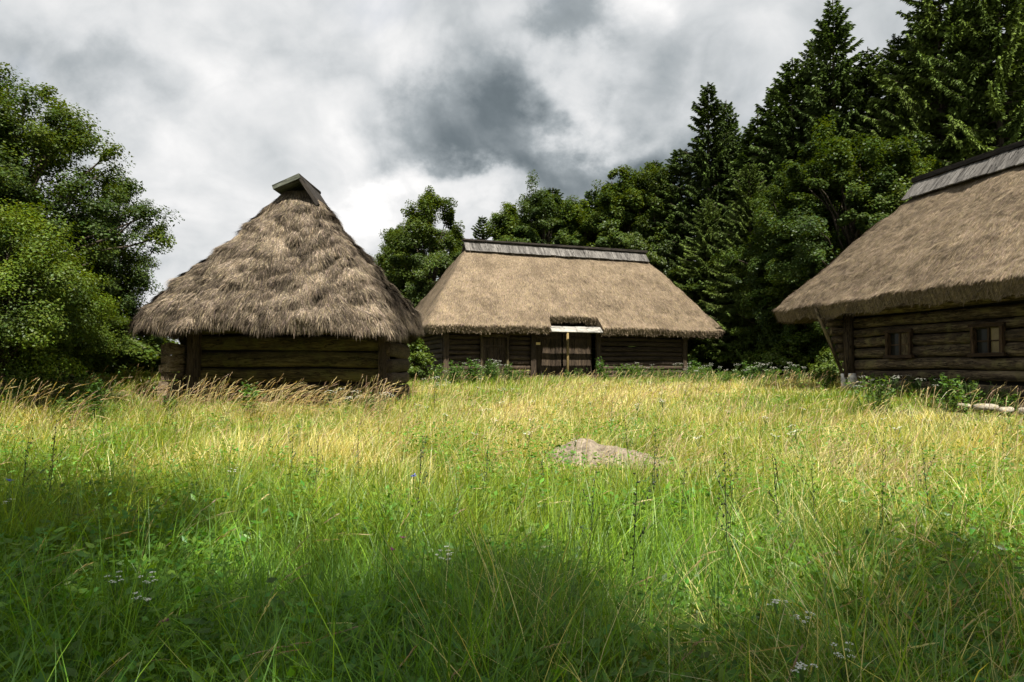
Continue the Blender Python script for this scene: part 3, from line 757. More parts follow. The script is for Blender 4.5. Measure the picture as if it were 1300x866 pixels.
def broadleaf(label, H, rad, z_lo, n_clump, n_leaf, leaf, cols, trunk_r=.18, group=None, cl_r=(.55, 1.1), shape=1.0, lean=(0, 0), seed=0, name='broadleaf_tree'):
    """a tree: trunk with limbs, and a crown of leaf clumps spread unevenly in its volume"""
    root = thing(name, label, 'tree', (0, 0, 0), 0, group)
    tb = MB(); zc_ = (H + z_lo) / 2; hz_ = (H - z_lo) / 2
    top = np.array([lean[0], lean[1], H * .86])
    k = 8; t = np.linspace(0, 1, k)[:, None]
    pts = np.array([0, 0, -.3]) * (1 - t) + top * t + np.c_[rng.normal(0, .10, (k, 2)) * t, np.zeros(k)]
    tb.tube(pts, np.linspace(trunk_r * 1.25, .03, k), 9, cap=False, wob=.05)
    cen = []
    while len(cen) < n_clump:
        d = rng.normal(0, 1, 3); d /= np.linalg.norm(d)
        r_ = rng.uniform(.30, 1.0) ** .55
        bump = 1 + .44 * vn(d[None] * 1.9 + seed * 7, 1.0, 90 + seed, 2)[0]
        zz = d[2] * r_
        prof = (1 - .45 * shape * max(zz, 0))
        c = np.array([d[0] * r_ * rad * bump * prof, d[1] * r_ * rad * bump * prof, zc_ + zz * hz_ * (1 + .12 * (bump - 1))])
        c[:2] += np.array(lean) * np.clip(c[2] / H, 0, 1)
        if c[2] < .4: continue
        cen.append(c)
    cen = np.array(cen)
    per = n_leaf // n_clump; cb = MB()
    for c in cen:
        if rng.uniform() < .38:
            s_ = np.clip((c[2] * rng.uniform(.45, .75)) / (H * .86), .12, .95); pb = np.array([0, 0, -.3]) * (1 - s_) + top * s_
            limb(tb, pb, c, trunk_r * .42 * (1 - s_ * .6), .018)
        cr = rng.uniform(*cl_r)
        m_ = int(per * rng.uniform(.7, 1.3))
        d = rng.normal(0, 1, (m_, 3)); d /= np.linalg.norm(d, axis=1)[:, None]
        r_ = rng.uniform(0, 1, m_) ** .55
        outw = (c - np.array([lean[0] * .5, lean[1] * .5, zc_])); outw /= np.linalg.norm(outw) + 1e-6
        ax = outw * .8 + rng.normal(0, .45, 3) - np.array([0, 0, .15]); ax /= np.linalg.norm(ax)
        loc = d * (r_ * cr)[:, None] * np.array([.85, .85, .62]); P = c + loc + ax * ((loc @ ax) * .9)[:, None]
        N = np.array([0, 0, .75]) + d * .45 + outw * .35 + rng.normal(0, .42, (m_, 3))
        base = np.array(cols[rng.integers(len(cols))]) * rng.uniform(.82, 1.2)
        col = base * np.clip(rng.normal(1, .14, (m_, 1)), .5, 1.7) * np.c_[np.clip(rng.normal(1, .10, m_), .7, 1.4), np.ones(m_), np.clip(rng.normal(1, .15, m_), .5, 1.5)]
        L = leaf * rng.uniform(.7, 1.3, m_)
        leaf_faces(P, N, L, L * rng.uniform(.55, .75, m_), col, cb)
    tb.build('trunk', M['bark'], root, True)
    cb.build('crown', M['leaf'], root)
    return root


def spruce(label, H, rad, n_per_m, cols, z_lo=1.0, group=None, twin=False, top_pow=.85, spray=(.24, .46)):
    root = thing('spruce_tree', label, 'tree', (0, 0, 0), 0, group)
    tb = MB(); tb.tube([(0, 0, -.3), (.03, 0, H * .4), (0, .04, H * .75), (0, 0, H)], [H * .011, H * .008, H * .004, .02], 8, cap=False, wob=.05)
    cb = MB(); z = z_lo; Ps = []; Ds = []; Ns = []; Ls = []; Cs = []
    while z < H - .25:
        f = 1 - (z - z_lo) / (H - z_lo)
        Rz = rad * f ** top_pow * (1 if f > .1 else 1.0) + .12
        nb_ = rng.integers(6, 9)
        a0 = rng.uniform(0, 6.28)
        for j in range(nb_):
            a = a0 + j * 6.283 / nb_ + rng.normal(0, .2)
            Lb = Rz * rng.uniform(.66, 1.16)
            rise = .55 if f < .18 else (.10 if f < .5 else -.06)
            rise += rng.normal(0, .08)
            k = max(3, int(Lb / .4))
            t = np.linspace(.0, 1, k)
            bx = np.cos(a) * Lb * t; by = np.sin(a) * Lb * t; bz = z + Lb * (rise * t - .30 * (f ** .5) * np.sin(t * 2.4) * .55 + .14 * t ** 3)
            if Lb > .8: tb.tube(np.c_[bx, by, bz], np.linspace(.035, .008, k), 4, cap=False)
            m_ = max(8, int(n_per_m * Lb))
            u = rng.uniform(.12, 1.0, m_) ** .8
            P = np.c_[np.interp(u, t, bx), np.interp(u, t, by), np.interp(u, t, bz)]
            side = np.where(rng.uniform(size=m_) < .5, -1, 1)
            out_ = np.array([np.cos(a), np.sin(a), 0]); perp = np.array([-np.sin(a), np.cos(a), 0])
            drop = rng.uniform(-.1, 1.0, m_) * (.9 if f > .2 else .25)
            D = out_ * rng.uniform(.35, 1.0, m_)[:, None] + perp * (side * rng.uniform(.2, 1.0, m_))[:, None] * (1.2 - u)[:, None] - np.array([0, 0, 1.]) * drop[:, None] + rng.normal(0, .15, (m_, 3))
            D /= np.linalg.norm(D, axis=1)[:, None]
            L = rng.uniform(spray[0], spray[1], m_) * np.clip(.55 + .5 * (1 - u), .5, 1.1) * (1 if f > .1 else .75)
            Ps.append(P); Ds.append(D); Ls.append(L)
            base = np.array(cols[rng.integers(len(cols))]) * rng.uniform(.75, 1.2)
            tipb = (1 + .45 * (u > .82))
            Cs.append(base * np.clip(rng.normal(1, .18, (m_, 1)), .5, 1.6) * tipb[:, None])
        z += rng.uniform(.30, .46) * (1 if f > .15 else .8)
    P = np.vstack(Ps); D = np.vstack(Ds); L = np.concatenate(Ls); C = np.vstack(Cs); k = len(P)
    rn = rng.normal(0, 1, (k, 3)) + np.array([0, 0, .8]); S_ = np.cross(D, rn); S_ /= np.linalg.norm(S_, axis=1)[:, None] + 1e-9
    Wd = L * rng.uniform(.14, .22, k)
    V = np.stack([P, P + D * (L * .45)[:, None] + S_ * Wd[:, None], P + D * L[:, None] - np.array([0, 0, .1]) * L[:, None], P + D * (L * .45)[:, None] - S_ * Wd[:, None]], 1)
    o = np.arange(k)[:, None] * 4
    cb.add(V.reshape(-1, 3), o + np.array([[0, 1, 2, 3]]), col=C)
    tb.build('trunk', M['bark'], root, True); cb.build('crown', M['needle'], root)
    return root


GD = [(.046, .078, .014), (.058, .092, .016), (.039, .066, .014)]             # dark broadleaf
GM = [(.060, .091, .013), (.074, .110, .014), (.048, .076, .013)]              # mid
GL = [(.086, .131, .013), (.108, .155, .015), (.068, .104, .013)]                # light green, sunlight on the leaves put into the tone
GS = [(.051, .077, .022), (.062, .095, .024), (.044, .068, .020)]            # spruce
GS2 = [(.082, .116, .026), (.065, .097, .024)]                               # lighter spruce


def put(o, px, Y, top_py, H0, sxy=1.0, rz=0.0, dz=0.0):
    X = px2x(px, Y); z0 = gz1(X, Y) - .05 + dz
    Ht = py2z(top_py, Y) - z0
    o.location = (X, Y, z0); o.rotation_euler = (0, 0, rz); o.scale = (sxy, sxy, Ht / H0)
    return o


WOOD = 'trees at the forest edge'
# prototypes; each is placed as the first of its kind below
SP_H = 20.0
spA = spruce('tallest spruce, its pointed dark top rising above the forest edge', SP_H, 4.4, 95, GS, 1.2)
spB = spruce('spruce with a slender pointed top standing clear against the grey cloud', SP_H, 3.7, 100, GS, .8, top_pow=.75)
spC = spruce('broad dark spruce with drooping boughs behind the log house', SP_H, 5.0, 92, GS2, 1.5, top_pow=.7)
BL_H = 14.0
blA = broadleaf('rounded leafy tree standing alone in the gap left of the barn roof', BL_H, 4.0, 1.0, 210, 120000, .165, GM, .22, cl_r=(.4, 1.0), seed=1)
blB = broadleaf('tall narrow leafy tree behind the right half of the barn ridge', BL_H, 2.7, 1.2, 190, 110000, .16, GD + GM, .18, cl_r=(.35, .85), shape=.9, seed=2)
blC = broadleaf('light green beech lit by the sun behind the end of the log house ridge', BL_H, 4.3, .8, 240, 130000, .155, GD, .24, cl_r=(.35, .95), shape=.5, seed=3)

put(spA, 1066, 38, -14, SP_H, 1.2, .3)
put(spB, 903, 44, 98, SP_H, 1.1, 1.1)
put(spC, 1205, 33, -95, SP_H, 1.1, .7)
SPR = [
    (spB, 926, 44.6, 122, .95, 2.2, 'spruce with a shorter spire, close beside the slender pointed one'),
    (spA, 1012, 40, 66, 1.25, 1.9, 'spruce of middle height just left of the tallest spruce'),
    (spA, 966, 42, 140, 1.25, 4.0, 'lower dark spruce between the slender pointed one and the tallest group'),
    (spC, 1150, 35, 38, 1.0, 2.6, 'dark spruce just right of the tallest spruce, its top a little lower'),
    (spA, 1110, 37, 52, 1.2, 5.2, 'spruce right against the right flank of the tallest one'),
    (spC, 1278, 31, -130, 1.1, 3.3, 'huge dark spruce running out of the top of the picture at its right edge'),
    (spA, 1330, 33, -100, 1.2, 1.2, 'dark spruce cut by the right edge above the log house ridge'),
    (spB, 866, 46, 185, 1.3, 3.9, 'spruce left of the slender pointed one, its lower half hidden in leaves'),
    (spB, 612, 54, 272, .80, .5, 'small distant spruce tip showing in the gap left of the barn ridge'),
    (spB, 752, 52, 238, 1.2, 5.0, 'spruce behind the middle of the barn ridge'),
    (spA, 942, 46, 165, 1.2, 2.9, 'dark spruce filling the dip right of the slender pointed one'),
    (spB, 990, 44, 100, 1.3, .9, 'narrow spruce in the rising line towards the tallest one'),
    (spC, 1240, 38, -30, 1.0, 4.4, 'spruce in the second row behind the log house roof'),
    (spA, 1182, 40, 10, 1.3, 0.1, 'spruce in the second row right of the tallest spruce'),
    (spC, 1042, 44, 40, 1.0, 5.6, 'spruce in the second row, its tip close left of the tallest one'),
    (spC, 900, 41.5, 250, .62, 1.4, 'young spruce in front of the slender pointed one, beside the barn roof'),
    (spC, 955, 38.5, 205, .72, 3.0, 'green spruce with drooping boughs halfway between barn and log house'),
    (spC, 1003, 40, 185, .75, 0.2, 'drooping spruce behind the gap left of the log house'),
    (spB, 702, 57, 236, 1.5, 4.6, 'dark spruce in the last row behind the tufted leafy tree'),
    (spA, 655, 58, 268, 1.4, 1.6, 'dark spruce in the last row behind the left end of the barn ridge'),
    (spA, 778, 56, 228, 1.4, 3.6, 'dark spruce in the last row, right of the barn ridge middle'),
    (spB, 835, 50, 200, 1.2, 2.7, 'spruce behind the right end of the barn ridge'),
]
for (pr, px, Y, ty, sxy, rz, lab) in SPR:
    put(dup(pr, (0, 0, 0), label=lab), px, Y, ty, SP_H, sxy, rz)
put(blA, 545, 47, 238, BL_H, .86, .4)
put(blB, 795, 48, 203, BL_H, 1.05, 1.0)
put(blC, 1085, 32.5, 150, BL_H, .92, .2)
BRD = [
    (blA, 503, 49, 283, .62, 2.2, 'lower leafy tree tucked between the granary roof and the rounded tree'),
    (blC, 690, 50, 224, .80, 1.2, 'broad leafy tree with two tufted tops behind the left half of the barn ridge'),
    (blB, 646, 50, 252, .95, 2.5, 'leafy tree behind the left end of the barn ridge'),
    (blB, 728, 50, 245, 1.05, 4.1, 'leafy tree behind the middle of the barn ridge, right of the tufted one'),
    (blA, 832, 47, 205, .85, 5.0, 'leafy tree at the right end of the barn ridge, left of the spruces'),
    (blB, 920, 41.0, 320, .85, 3.0, 'mid green leafy tree before the young spruce right of the barn'),
    (blA, 975, 37, 300, .52, 1.7, 'dense leafy tree in front of the forest between barn and log house'),
    (blC, 1020, 35, 200, .70, 3.6, 'leafy tree left of the sunlit beech, hung with dark clumps'),
    (blA, 1150, 31.5, 170, .70, 2.9, 'leafy tree rising right behind the end of the log house ridge'),
    (blB, 1048, 34, 260, 1.05, 5.5, 'slim leafy tree against the far corner of the log house roof'),
    (blB, 880, 43, 330, .9, 1.9, 'short leafy tree beside the right corner of the barn'),
    (blA, 575, 52, 285, .8, 3.3, 'leafy tree half hidden by the left hip of the barn roof'),
    (blC, 770, 54, 250, .9, 2.1, 'leafy tree in the second row behind the barn'),
]
for (pr, px, Y, ty, sxy, rz, lab) in BRD:
    put(dup(pr, (0, 0, 0), label=lab), px, Y, ty, BL_H, sxy, rz)

# bushes of the understorey
BU_H = 3.0
bush = broadleaf('leafy bush growing beside the right corner of the barn', BU_H, 1.6, .1, 60, 9000, .17, GM, .05, cl_r=(.3, .6), seed=4, name='leafy_bush')
bush['category'] = 'bush'
put(bush, 912, 39.5, 418, BU_H, 1.0, 0)
BSH = [(960, 37, 425, 1.0, 1.0, 'dark bush under the trees midway between barn and log house'),
       (1003, 34, 430, .9, 2.0, 'dark low bush under the trees left of the log house'),
       (1052, 27.5, 446, .45, 3.0, 'small bright bush behind the bracket of the log house'),
       (884, 43, 425, .9, 4.0, 'bush against the end wall of the barn'),
       (522, 31, 428, .7, 1.5, 'bush filling the gap between granary and barn'),
       (195, 26, 418, .8, 2.5, 'light bush behind the left corner of the granary'),
       (165, 22, 405, .9, 3.5, 'leafy bush left of the granary under the eave'),
       (95, 19, 415, .9, 5.2, 'bramble-like bush under the big leafy trees'),
       (25, 17.5, 405, .95, .6, 'bush under the leafy trees at the left edge'),
       (505, 40, 400, 1.1, .6, 'taller bush behind the right side of the granary'),
       (940, 46, 400, 1.3, 3.6, 'tall shaded bush deep under the spruces'),
       (1030, 42, 395, 1.4, 1.6, 'tall shaded bush deep behind the slim leafy tree')]
for (px, Y, ty, sxy, rz, lab) in BSH:
    put(dup(bush, (0, 0, 0), label=lab), px, Y, ty, BU_H, sxy, rz)

# the leafy group at the left: big dark tree behind, one leaning right, a light one in front standing in for sunlit leaves
lt1 = broadleaf('big dark leafy tree, tallest of the group left of the granary', 10.0, 3.4, .8, 260, 140000, .098, GD + GM, .24, cl_r=(.35, .75), shape=.55, seed=5)
put(lt1, 14, 19.5, 92, 10.0, .92, 0)
lt2 = broadleaf('dark leafy tree with bare limb showing, nearest the granary roof', 9.0, 2.0, 1.2, 105, 64000, .09, GD, .16, cl_r=(.3, .75), shape=.3, lean=(.5, 0), seed=6)
put(lt2, 128, 21.5, 208, 9.0, .70, 0)
lt3 = broadleaf('light green leafy tree in front of the big dark one', 6.0, 2.5, .3, 190, 100000, .088, GL + GM, .12, cl_r=(.35, .9), shape=.5, seed=7)
put(lt3, 8, 14.8, 262, 6.0, .70, 0)
lt4 = dup(lt1, (0, 0, 0), label='dark leafy tree cut by the left edge behind the light green one'); put(lt4, -75, 17.5, 120, 10.0, .9, 2.4)
lt5 = dup(lt3, (0, 0, 0), label='low light green tree beside the granary, under the dark trees'); put(lt5, 78, 18.0, 350, 6.0, .55, 3.1)

# shade trees standing behind the viewpoint; they cast the shadow across the near grass
shd = broadleaf('tall leafy shade tree at the meadow edge behind the viewpoint', 22.0, 3.6, 13.0, 120, 11000, .24, GM, .32, cl_r=(.6, 1.1), shape=.3, seed=8)
shd.location = (-2.3, -5.8, -.4); shd['group'] = 'shade trees behind the viewpoint'
for (x, y, s_, zz, rz) in [(5.3, -9.2, .9, 1.0, 1.0), (-7.8, -5.9, 1.0, 1.0, 2.0), (1.2, -8.5, .85, .98, 4.0), (10.3, -8.8, .9, 1.0, 3.0), (3.4, -7.2, .34, 1.0, .7), (6.2, -7.2, .38, 1.0, 2.7)]:
    dup(shd, (x, y, -.4), rz, (s_, s_, zz), group='shade trees behind the viewpoint')


# ================================================================== GRASS
def inside_huts(x, y):
    """points under the three buildings or on the mound"""
    r = np.zeros(len(x), bool)
    for (P0, a, x0, x1, y0, y1) in (((BP), BA, -.05, WL + .05, -.02, DEP), (HP, HA, -12.1, .1, -5.0, .05), (GP, R(90), FW - .05, 4.7, -3.0, 2.9)):
        dx = x - P0[0]; dy = y - P0[1]; c, s = math.cos(a), math.sin(a)
        u = dx * c + dy * s; v = -dx * s + dy * c
        r |= (u > x0) & (u < x1) & (v > y0) & (v < y1)
    c, s = math.cos(R(-14)), math.sin(R(-14)); dx = x - mound_x; dy = y - mound_y; u = dx * c + dy * s; v = -dx * s + dy * c
    r |= ((u / .84) ** 2 + ((v - .05) / .42) ** 2) < 1
    return r


def scatter(y0, y1, dens, margin=2.5):
    """random points of the meadow between two depths, over the width that can be seen"""
    w1_ = .78 * y1 + margin; n = int(dens * 2 * w1_ * (y1 - y0))
    x = rng.uniform(-w1_, w1_, n); y = rng.uniform(y0, y1, n)
    k = np.abs(x) < .78 * np.maximum(y, 0) + margin
    x, y = x[k], y[k]; k = ~inside_huts(x, y)
    return x[k], y[k]


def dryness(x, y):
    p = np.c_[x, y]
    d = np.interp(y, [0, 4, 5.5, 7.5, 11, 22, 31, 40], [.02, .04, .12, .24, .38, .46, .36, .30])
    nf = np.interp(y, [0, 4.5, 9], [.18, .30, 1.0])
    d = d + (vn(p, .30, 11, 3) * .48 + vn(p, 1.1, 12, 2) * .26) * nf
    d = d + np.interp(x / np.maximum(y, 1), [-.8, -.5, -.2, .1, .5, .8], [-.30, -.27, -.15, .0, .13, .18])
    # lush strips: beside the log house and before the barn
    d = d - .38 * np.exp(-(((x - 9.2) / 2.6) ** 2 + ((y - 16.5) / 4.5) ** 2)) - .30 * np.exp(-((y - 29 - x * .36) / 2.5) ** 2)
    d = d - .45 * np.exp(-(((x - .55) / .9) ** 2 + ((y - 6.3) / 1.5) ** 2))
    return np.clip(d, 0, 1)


GREEN = np.array([[.115, .205, .018], [.165, .275, .022], [.088, .165, .022], [.215, .305, .026], [.12, .19, .045]])
DRY = np.array([[.66, .57, .22], [.72, .64, .31], [.58, .48, .18], [.60, .58, .19], [.74, .68, .42]])


def blades(x, y, h, w, lean_amt, dry, seg=3, wind=(.35, .05), curl=1.0, cols=None):
    n = len(x); z = gz(x, y)
    p = np.c_[x, y]
    a = rng.uniform(0, 2 * np.pi, n)
    wx = wind[0] + 1.1 * vn(p, .9, 21, 2); wy = wind[1] + 1.0 * vn(p, .9, 22, 2)
    lodge = 1 + 1.5 * np.clip(vn(p, .75, 28, 2) - .12, 0, 1); lean_amt = lean_amt * lodge; h = h * (1 - .10 * (lodge - 1))
    lx = (np.cos(a) * .95 + wx) * lean_amt; ly = (np.sin(a) * .95 + wy) * lean_amt
    ll = np.hypot(lx, ly); cap_ = np.minimum(1, 1.15 / np.maximum(ll, 1e-6)); lx *= cap_; ly *= cap_; ll = np.hypot(lx, ly)
    fa = np.arctan2(ly, lx) + np.pi / 2 + rng.normal(0, .6, n)
    sx_, sy_ = np.cos(fa), np.sin(fa)
    ux, uy = lx / np.maximum(ll, 1e-6), ly / np.maximum(ll, 1e-6)
    th0 = ll * rng.uniform(.15, .55, n); th1 = np.minimum(th0 + ll * curl * rng.uniform(.6, 2.2, n), 2.35)
    ts = np.linspace(0, 1, seg + 1); V = []; r_ = np.zeros(n); zz = np.zeros(n); tp = 0.0
    for t in ts:
        if t > 0:
            for sub in (.25, .75):
                th = th0 + (th1 - th0) * (tp + (t - tp) * sub) ** 1.3
                r_ = r_ + np.sin(th) * h * (t - tp) * .5; zz = zz + np.cos(th) * h * (t - tp) * .5
        tp = t
        px_ = x + ux * r_; py_ = y + uy * r_; pz = np.maximum(z - .02 + zz, z + .005 * t)
        if t < 1:
            ww = w * (1 - .55 * t ** 1.5) / 2
            V.append(np.stack([px_ - sx_ * ww, py_ - sy_ * ww, pz], 1)); V.append(np.stack([px_ + sx_ * ww, py_ + sy_ * ww, pz], 1))
        else: V.append(np.stack([px_, py_, pz], 1))
    V = np.stack(V, 1); m = V.shape[1]; o = np.arange(n)[:, None] * m
    quads = np.concatenate([o + np.array([[2 * i, 2 * i + 1, 2 * i + 3, 2 * i + 2]]) for i in range(seg - 1)])
    tris = o + np.array([[2 * (seg - 1), 2 * (seg - 1) + 1, 2 * seg]])
    if cols is None:
        isdry = rng.uniform(0, 1, n) < dry
        g = GREEN[rng.integers(0, len(GREEN), n)]; yf = np.clip((y - 3.4 + vn(p, .7, 27, 2) * 1.5) / 3, 0, 1)[:, None]; g = g * (np.array([.84, 1.08, .90]) * (1 - yf) + np.array([1.22, 1.08, 1.0]) * yf); d_ = DRY[rng.integers(0, len(DRY), n)]  # cooler greens near, yellower beyond: foreground shade and sunlight put into blade colour
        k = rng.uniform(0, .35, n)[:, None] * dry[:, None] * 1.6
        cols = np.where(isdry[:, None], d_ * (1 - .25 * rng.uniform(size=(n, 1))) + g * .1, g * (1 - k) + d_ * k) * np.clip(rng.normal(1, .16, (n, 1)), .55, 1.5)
    tipdry = rng.uniform(0, 1, n) < .04 + .25 * dry
    ct = np.where(tipdry[:, None], cols * .5 + np.array([.40, .33, .15]) * .5, cols)
    return V.reshape(-1, 3), quads, tris, np.concatenate([cols] * (seg - 1)), ct


class Field:
    def __init__(s): s.V = []; s.Q = []; s.T = []; s.QC = []; s.TC = []; s.n = 0
    def add(s, V, q, t, qc, tc):
        s.V.append(V.astype(np.float32)); s.Q.append(q + s.n); s.T.append(t + s.n); s.QC.append(qc); s.TC.append(tc); s.n += len(V)
    def build(s, name, mat):
        me = fast_mesh(name, np.vstack(s.V), np.vstack(s.Q), np.vstack(s.T), np.vstack(s.QC + s.TC))
        o = link(name, me, mat); o['kind'] = 'stuff'; return o


fld = Field()
#        y0   y1  per m2  height        width          lean
BANDS = [(0.9, 4.0, 4300, (.14, .46), (.0030, .0062), .75, 4),
         (0.9, 4.0, 1300, (.45, .85), (.0036, .0070), 1.0, 5),
         (4.0, 7.0, 3000, (.13, .42), (.0036, .0070), .72, 3),
         (4.0, 7.0, 800, (.42, .78), (.0040, .0075), .95, 4),
         (7.0, 11, 1900, (.12, .40), (.0050, .0095), .70, 3),
         (7.0, 11, 380, (.40, .70), (.0050, .0090), .90, 4),
         (11, 17, 1100, (.10, .36), (.0080, .0135), .70, 2), (11, 17, 150, (.34, .60), (.0070, .0115), .85, 3),
         (17, 25, 560, (.10, .34), (.012, .020), .66, 2), (17, 25, 60, (.32, .55), (.010, .017), .8, 3),
         (25, 36, 240, (.12, .40), (.018, .032), .62, 2),
         (36, 60, 60, (.25, .60), (.030, .055), .60, 2)]
for (y0, y1, dn, hr, wr, ln, sg_) in BANDS:
    x, y = scatter(y0, y1, dn)
    tuft = vn(np.c_[x, y], 1.5, 14, 3) + .35 * vn(np.c_[x, y], 5.0, 16, 1)
    keep = rng.uniform(0, 1, len(x)) < np.clip(.72 + tuft * .95, .12, 1); x, y, tuft = x[keep], y[keep], tuft[keep]
    n = len(x); h = hr[0] * .6 + (hr[1] - hr[0] * .6) * rng.beta(1.6, 2.0, n); h *= np.clip(1 + tuft * .70 + vn(np.c_[x, y], .35, 15) * .25, .35, 1.8)
    # short over the mound's foot
    dm = np.hypot((x - mound_x) / 1.25, (y - mound_y + .45) / .85); h *= np.clip(.42 + .58 * (dm - .5) / .7, .42, 1)
    off = (x - HP[0]) * -.977 + (y - HP[1]) * -.215; h *= np.where((off > -.2) & (off < 3.2) & (y < 15.6) & (y > 10), .42, 1.0)
    w = rng.uniform(wr[0], wr[1], n)
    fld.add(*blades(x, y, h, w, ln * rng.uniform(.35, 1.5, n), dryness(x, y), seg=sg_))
fld.build('meadow_grass', M['grass'])

# broad-leaved herbs among the near grass
hb = MB()
for (y0, y1, dn, L0) in [(1.0, 6.5, 210, .075), (6.5, 12, 70, .06), (12, 22, 10, .07)]:
    x, y = scatter(y0, y1, dn)
    k = vn(np.c_[x, y], .9, 25, 2) > -.05; x, y = x[k], y[k]
    rep = 5; x = np.repeat(x, rep) + rng.normal(0, .05, len(x) * rep); y = np.repeat(y, rep) + rng.normal(0, .05, len(y) * rep)
    n = len(x); z = gz(x, y) + rng.uniform(.06, .42, n)
    N = np.c_[rng.normal(0, .5, (n, 2)), np.ones(n)]
    c = np.array([.095, .20, .022]) * np.clip(rng.normal(1, .25, (n, 1)), .5, 1.6) * np.c_[np.clip(rng.normal(1, .2, n), .6, 1.6), np.ones(n), np.ones(n)]
    L = L0 * rng.uniform(.5, 1.3, n); leaf_faces(np.c_[x, y, z], N, L, L * .45, c, hb)
ho = hb.build('meadow_herbs', M['grass']); ho['kind'] = 'stuff'

# tall dry flowering stalks with seed heads
st = Field()
def stalks(x, y, h, w, head_l, head_w, lean, tan, wind=(.75, .1), nq=7):
    n = len(x); z = gz(x, y); p = np.c_[x, y]
    a = rng.uniform(0, 2 * np.pi, n)
    lx = (np.cos(a) * .45 + wind[0] + .5 * vn(p, .6, 23, 2)) * lean; ly = (np.sin(a) * .45 + wind[1]) * lean
    def pos(t):
        bnd = t ** 2.2
        return np.stack([x + lx * h * bnd, y + ly * h * bnd, z + h * (t - (lx ** 2 + ly ** 2) * .4 * t ** 3)], 1)
    fa = rng.uniform(0, 2 * np.pi, n); sd_ = np.stack([np.cos(fa), np.sin(fa), np.zeros(n)], 1) * (w / 2)[:, None]
    T4 = [0, .4, .75, .97]; P = [pos(t) for t in T4]
    V = np.stack([q_ for pp in P for q_ in (pp - sd_, pp + sd_)], 1); o = np.arange(n)[:, None] * 8
    q = np.concatenate([o + np.array([[0, 1, 3, 2]]), o + np.array([[2, 3, 5, 4]]), o + np.array([[4, 5, 7, 6]])])
    VV = [V.reshape(-1, 3)]; QQ = [q]; CC = [np.tile(tan * .85, (3, 1))]; base = n * 8
    # head: overlapping spikelets
    for k in range(nq):
        t = 1 - (k / nq) * .0
        s0 = .97 - head_l / h * (1 - k / nq) * 1.0; s0 = np.clip(s0, .3, 1)
        A = np.stack([pos(np.array(0.0) + s) if np.ndim(s) == 0 else None for s in []]) if False else None
        bnd = s0 ** 2.2
        Pk = np.stack([x + lx * h * bnd, y + ly * h * bnd, z + h * (s0 - (lx ** 2 + ly ** 2) * .4 * s0 ** 3)], 1)
        tip = s0 + head_l / h * .30; bt = tip ** 2.2
        Pt = np.stack([x + lx * h * bt, y + ly * h * bt, z + h * (tip - (lx ** 2 + ly ** 2) * .4 * tip ** 3)], 1)
        off = rng.normal(0, 1, (n, 3)); off /= np.linalg.norm(off, axis=1)[:, None]
        prof = math.sin(math.pi * (k + .8) / (nq + .6)) + .25
        spread = head_w[:, None] * off * prof * .9
        sw = np.cross(off, Pt - Pk); sw /= np.linalg.norm(sw, axis=1)[:, None] + 1e-9; sw *= (head_w * .30)[:, None]
        mid = (Pk + Pt) / 2 + spread * .6
        Vk = np.stack([Pk, mid + sw, Pt + spread * .9, mid - sw], 1)
        VV.append(Vk.reshape(-1, 3)); QQ.append(np.arange(n)[:, None] * 4 + np.array([[0, 1, 2, 3]]) + base); CC.append(tan); base += n * 4
    Vall = np.vstack(VV); Q = np.vstack(QQ); C = np.vstack(CC)
    st.V.append(Vall.astype(np.float32)); st.Q.append(Q + st.n); st.QC.append(C); st.n += len(Vall)


TAN = np.array([[.50, .39, .20], [.40, .29, .18], [.58, .49, .28], [.32, .22, .16], [.46, .44, .22]])
def stalk_band(y0, y1, dn, h, w, hl, hw, lean, msk=None, wind=(.75, .1)):
    x, y = scatter(y0, y1, dn)
    k = (dryness(x, y) * .8 + .22 + vn(np.c_[x, y], .7, 33, 2) * .35) > rng.uniform(0, 1, len(x))
    x, y = x[k], y[k]
    if msk is not None: k = msk(x, y); x, y = x[k], y[k]
    n = len(x)
    if not n: return
    tan = TAN[rng.integers(0, len(TAN), n)] * np.clip(rng.normal(1, .18, (n, 1)), .6, 1.5)
    stalks(x, y, rng.uniform(h[0], h[1], n), rng.uniform(w[0], w[1], n), rng.uniform(hl[0], hl[1], n), rng.uniform(hw[0], hw[1], n), lean * rng.uniform(.5, 1.3, n), tan, wind)
stalk_band(1.2, 4.0, 16, (.45, .75), (.0018, .0026), (.07, .13), (.007, .012), .75)
stalk_band(4.0, 8.0, 20, (.45, .75), (.0024, .0034), (.07, .13), (.008, .013), .65)
stalk_band(8.0, 13, 24, (.45, .72), (.004, .006), (.08, .14), (.010, .016), .60)
stalk_band(13, 20, 13, (.45, .72), (.007, .010), (.09, .15), (.014, .022), .55)
stalk_band(20, 33, 6, (.40, .70), (.011, .016), (.10, .16), (.022, .032), .55)
# the thick leaning fringe before the granary, and under the left trees
stalk_band(14.6, 17.4, 85, (.50, 1.12), (.007, .010), (.12, .22), (.014, .024), .70, lambda x, y: (x > -9.4) & (x < -2.9) & (vn(np.c_[x, y], .9, 37, 2) > .0), (.85, .1))
stalk_band(13.2, 17.0, 40, (.45, .95), (.007, .010), (.12, .22), (.016, .026), .65, lambda x, y: (x < -8.6), (.85, .1))
stalk_band(17.2, 18.9, 26, (.45, .9), (.008, .011), (.12, .20), (.018, .026), .55, lambda x, y: (x < -3) & (x > -10.5), (.85, .1))
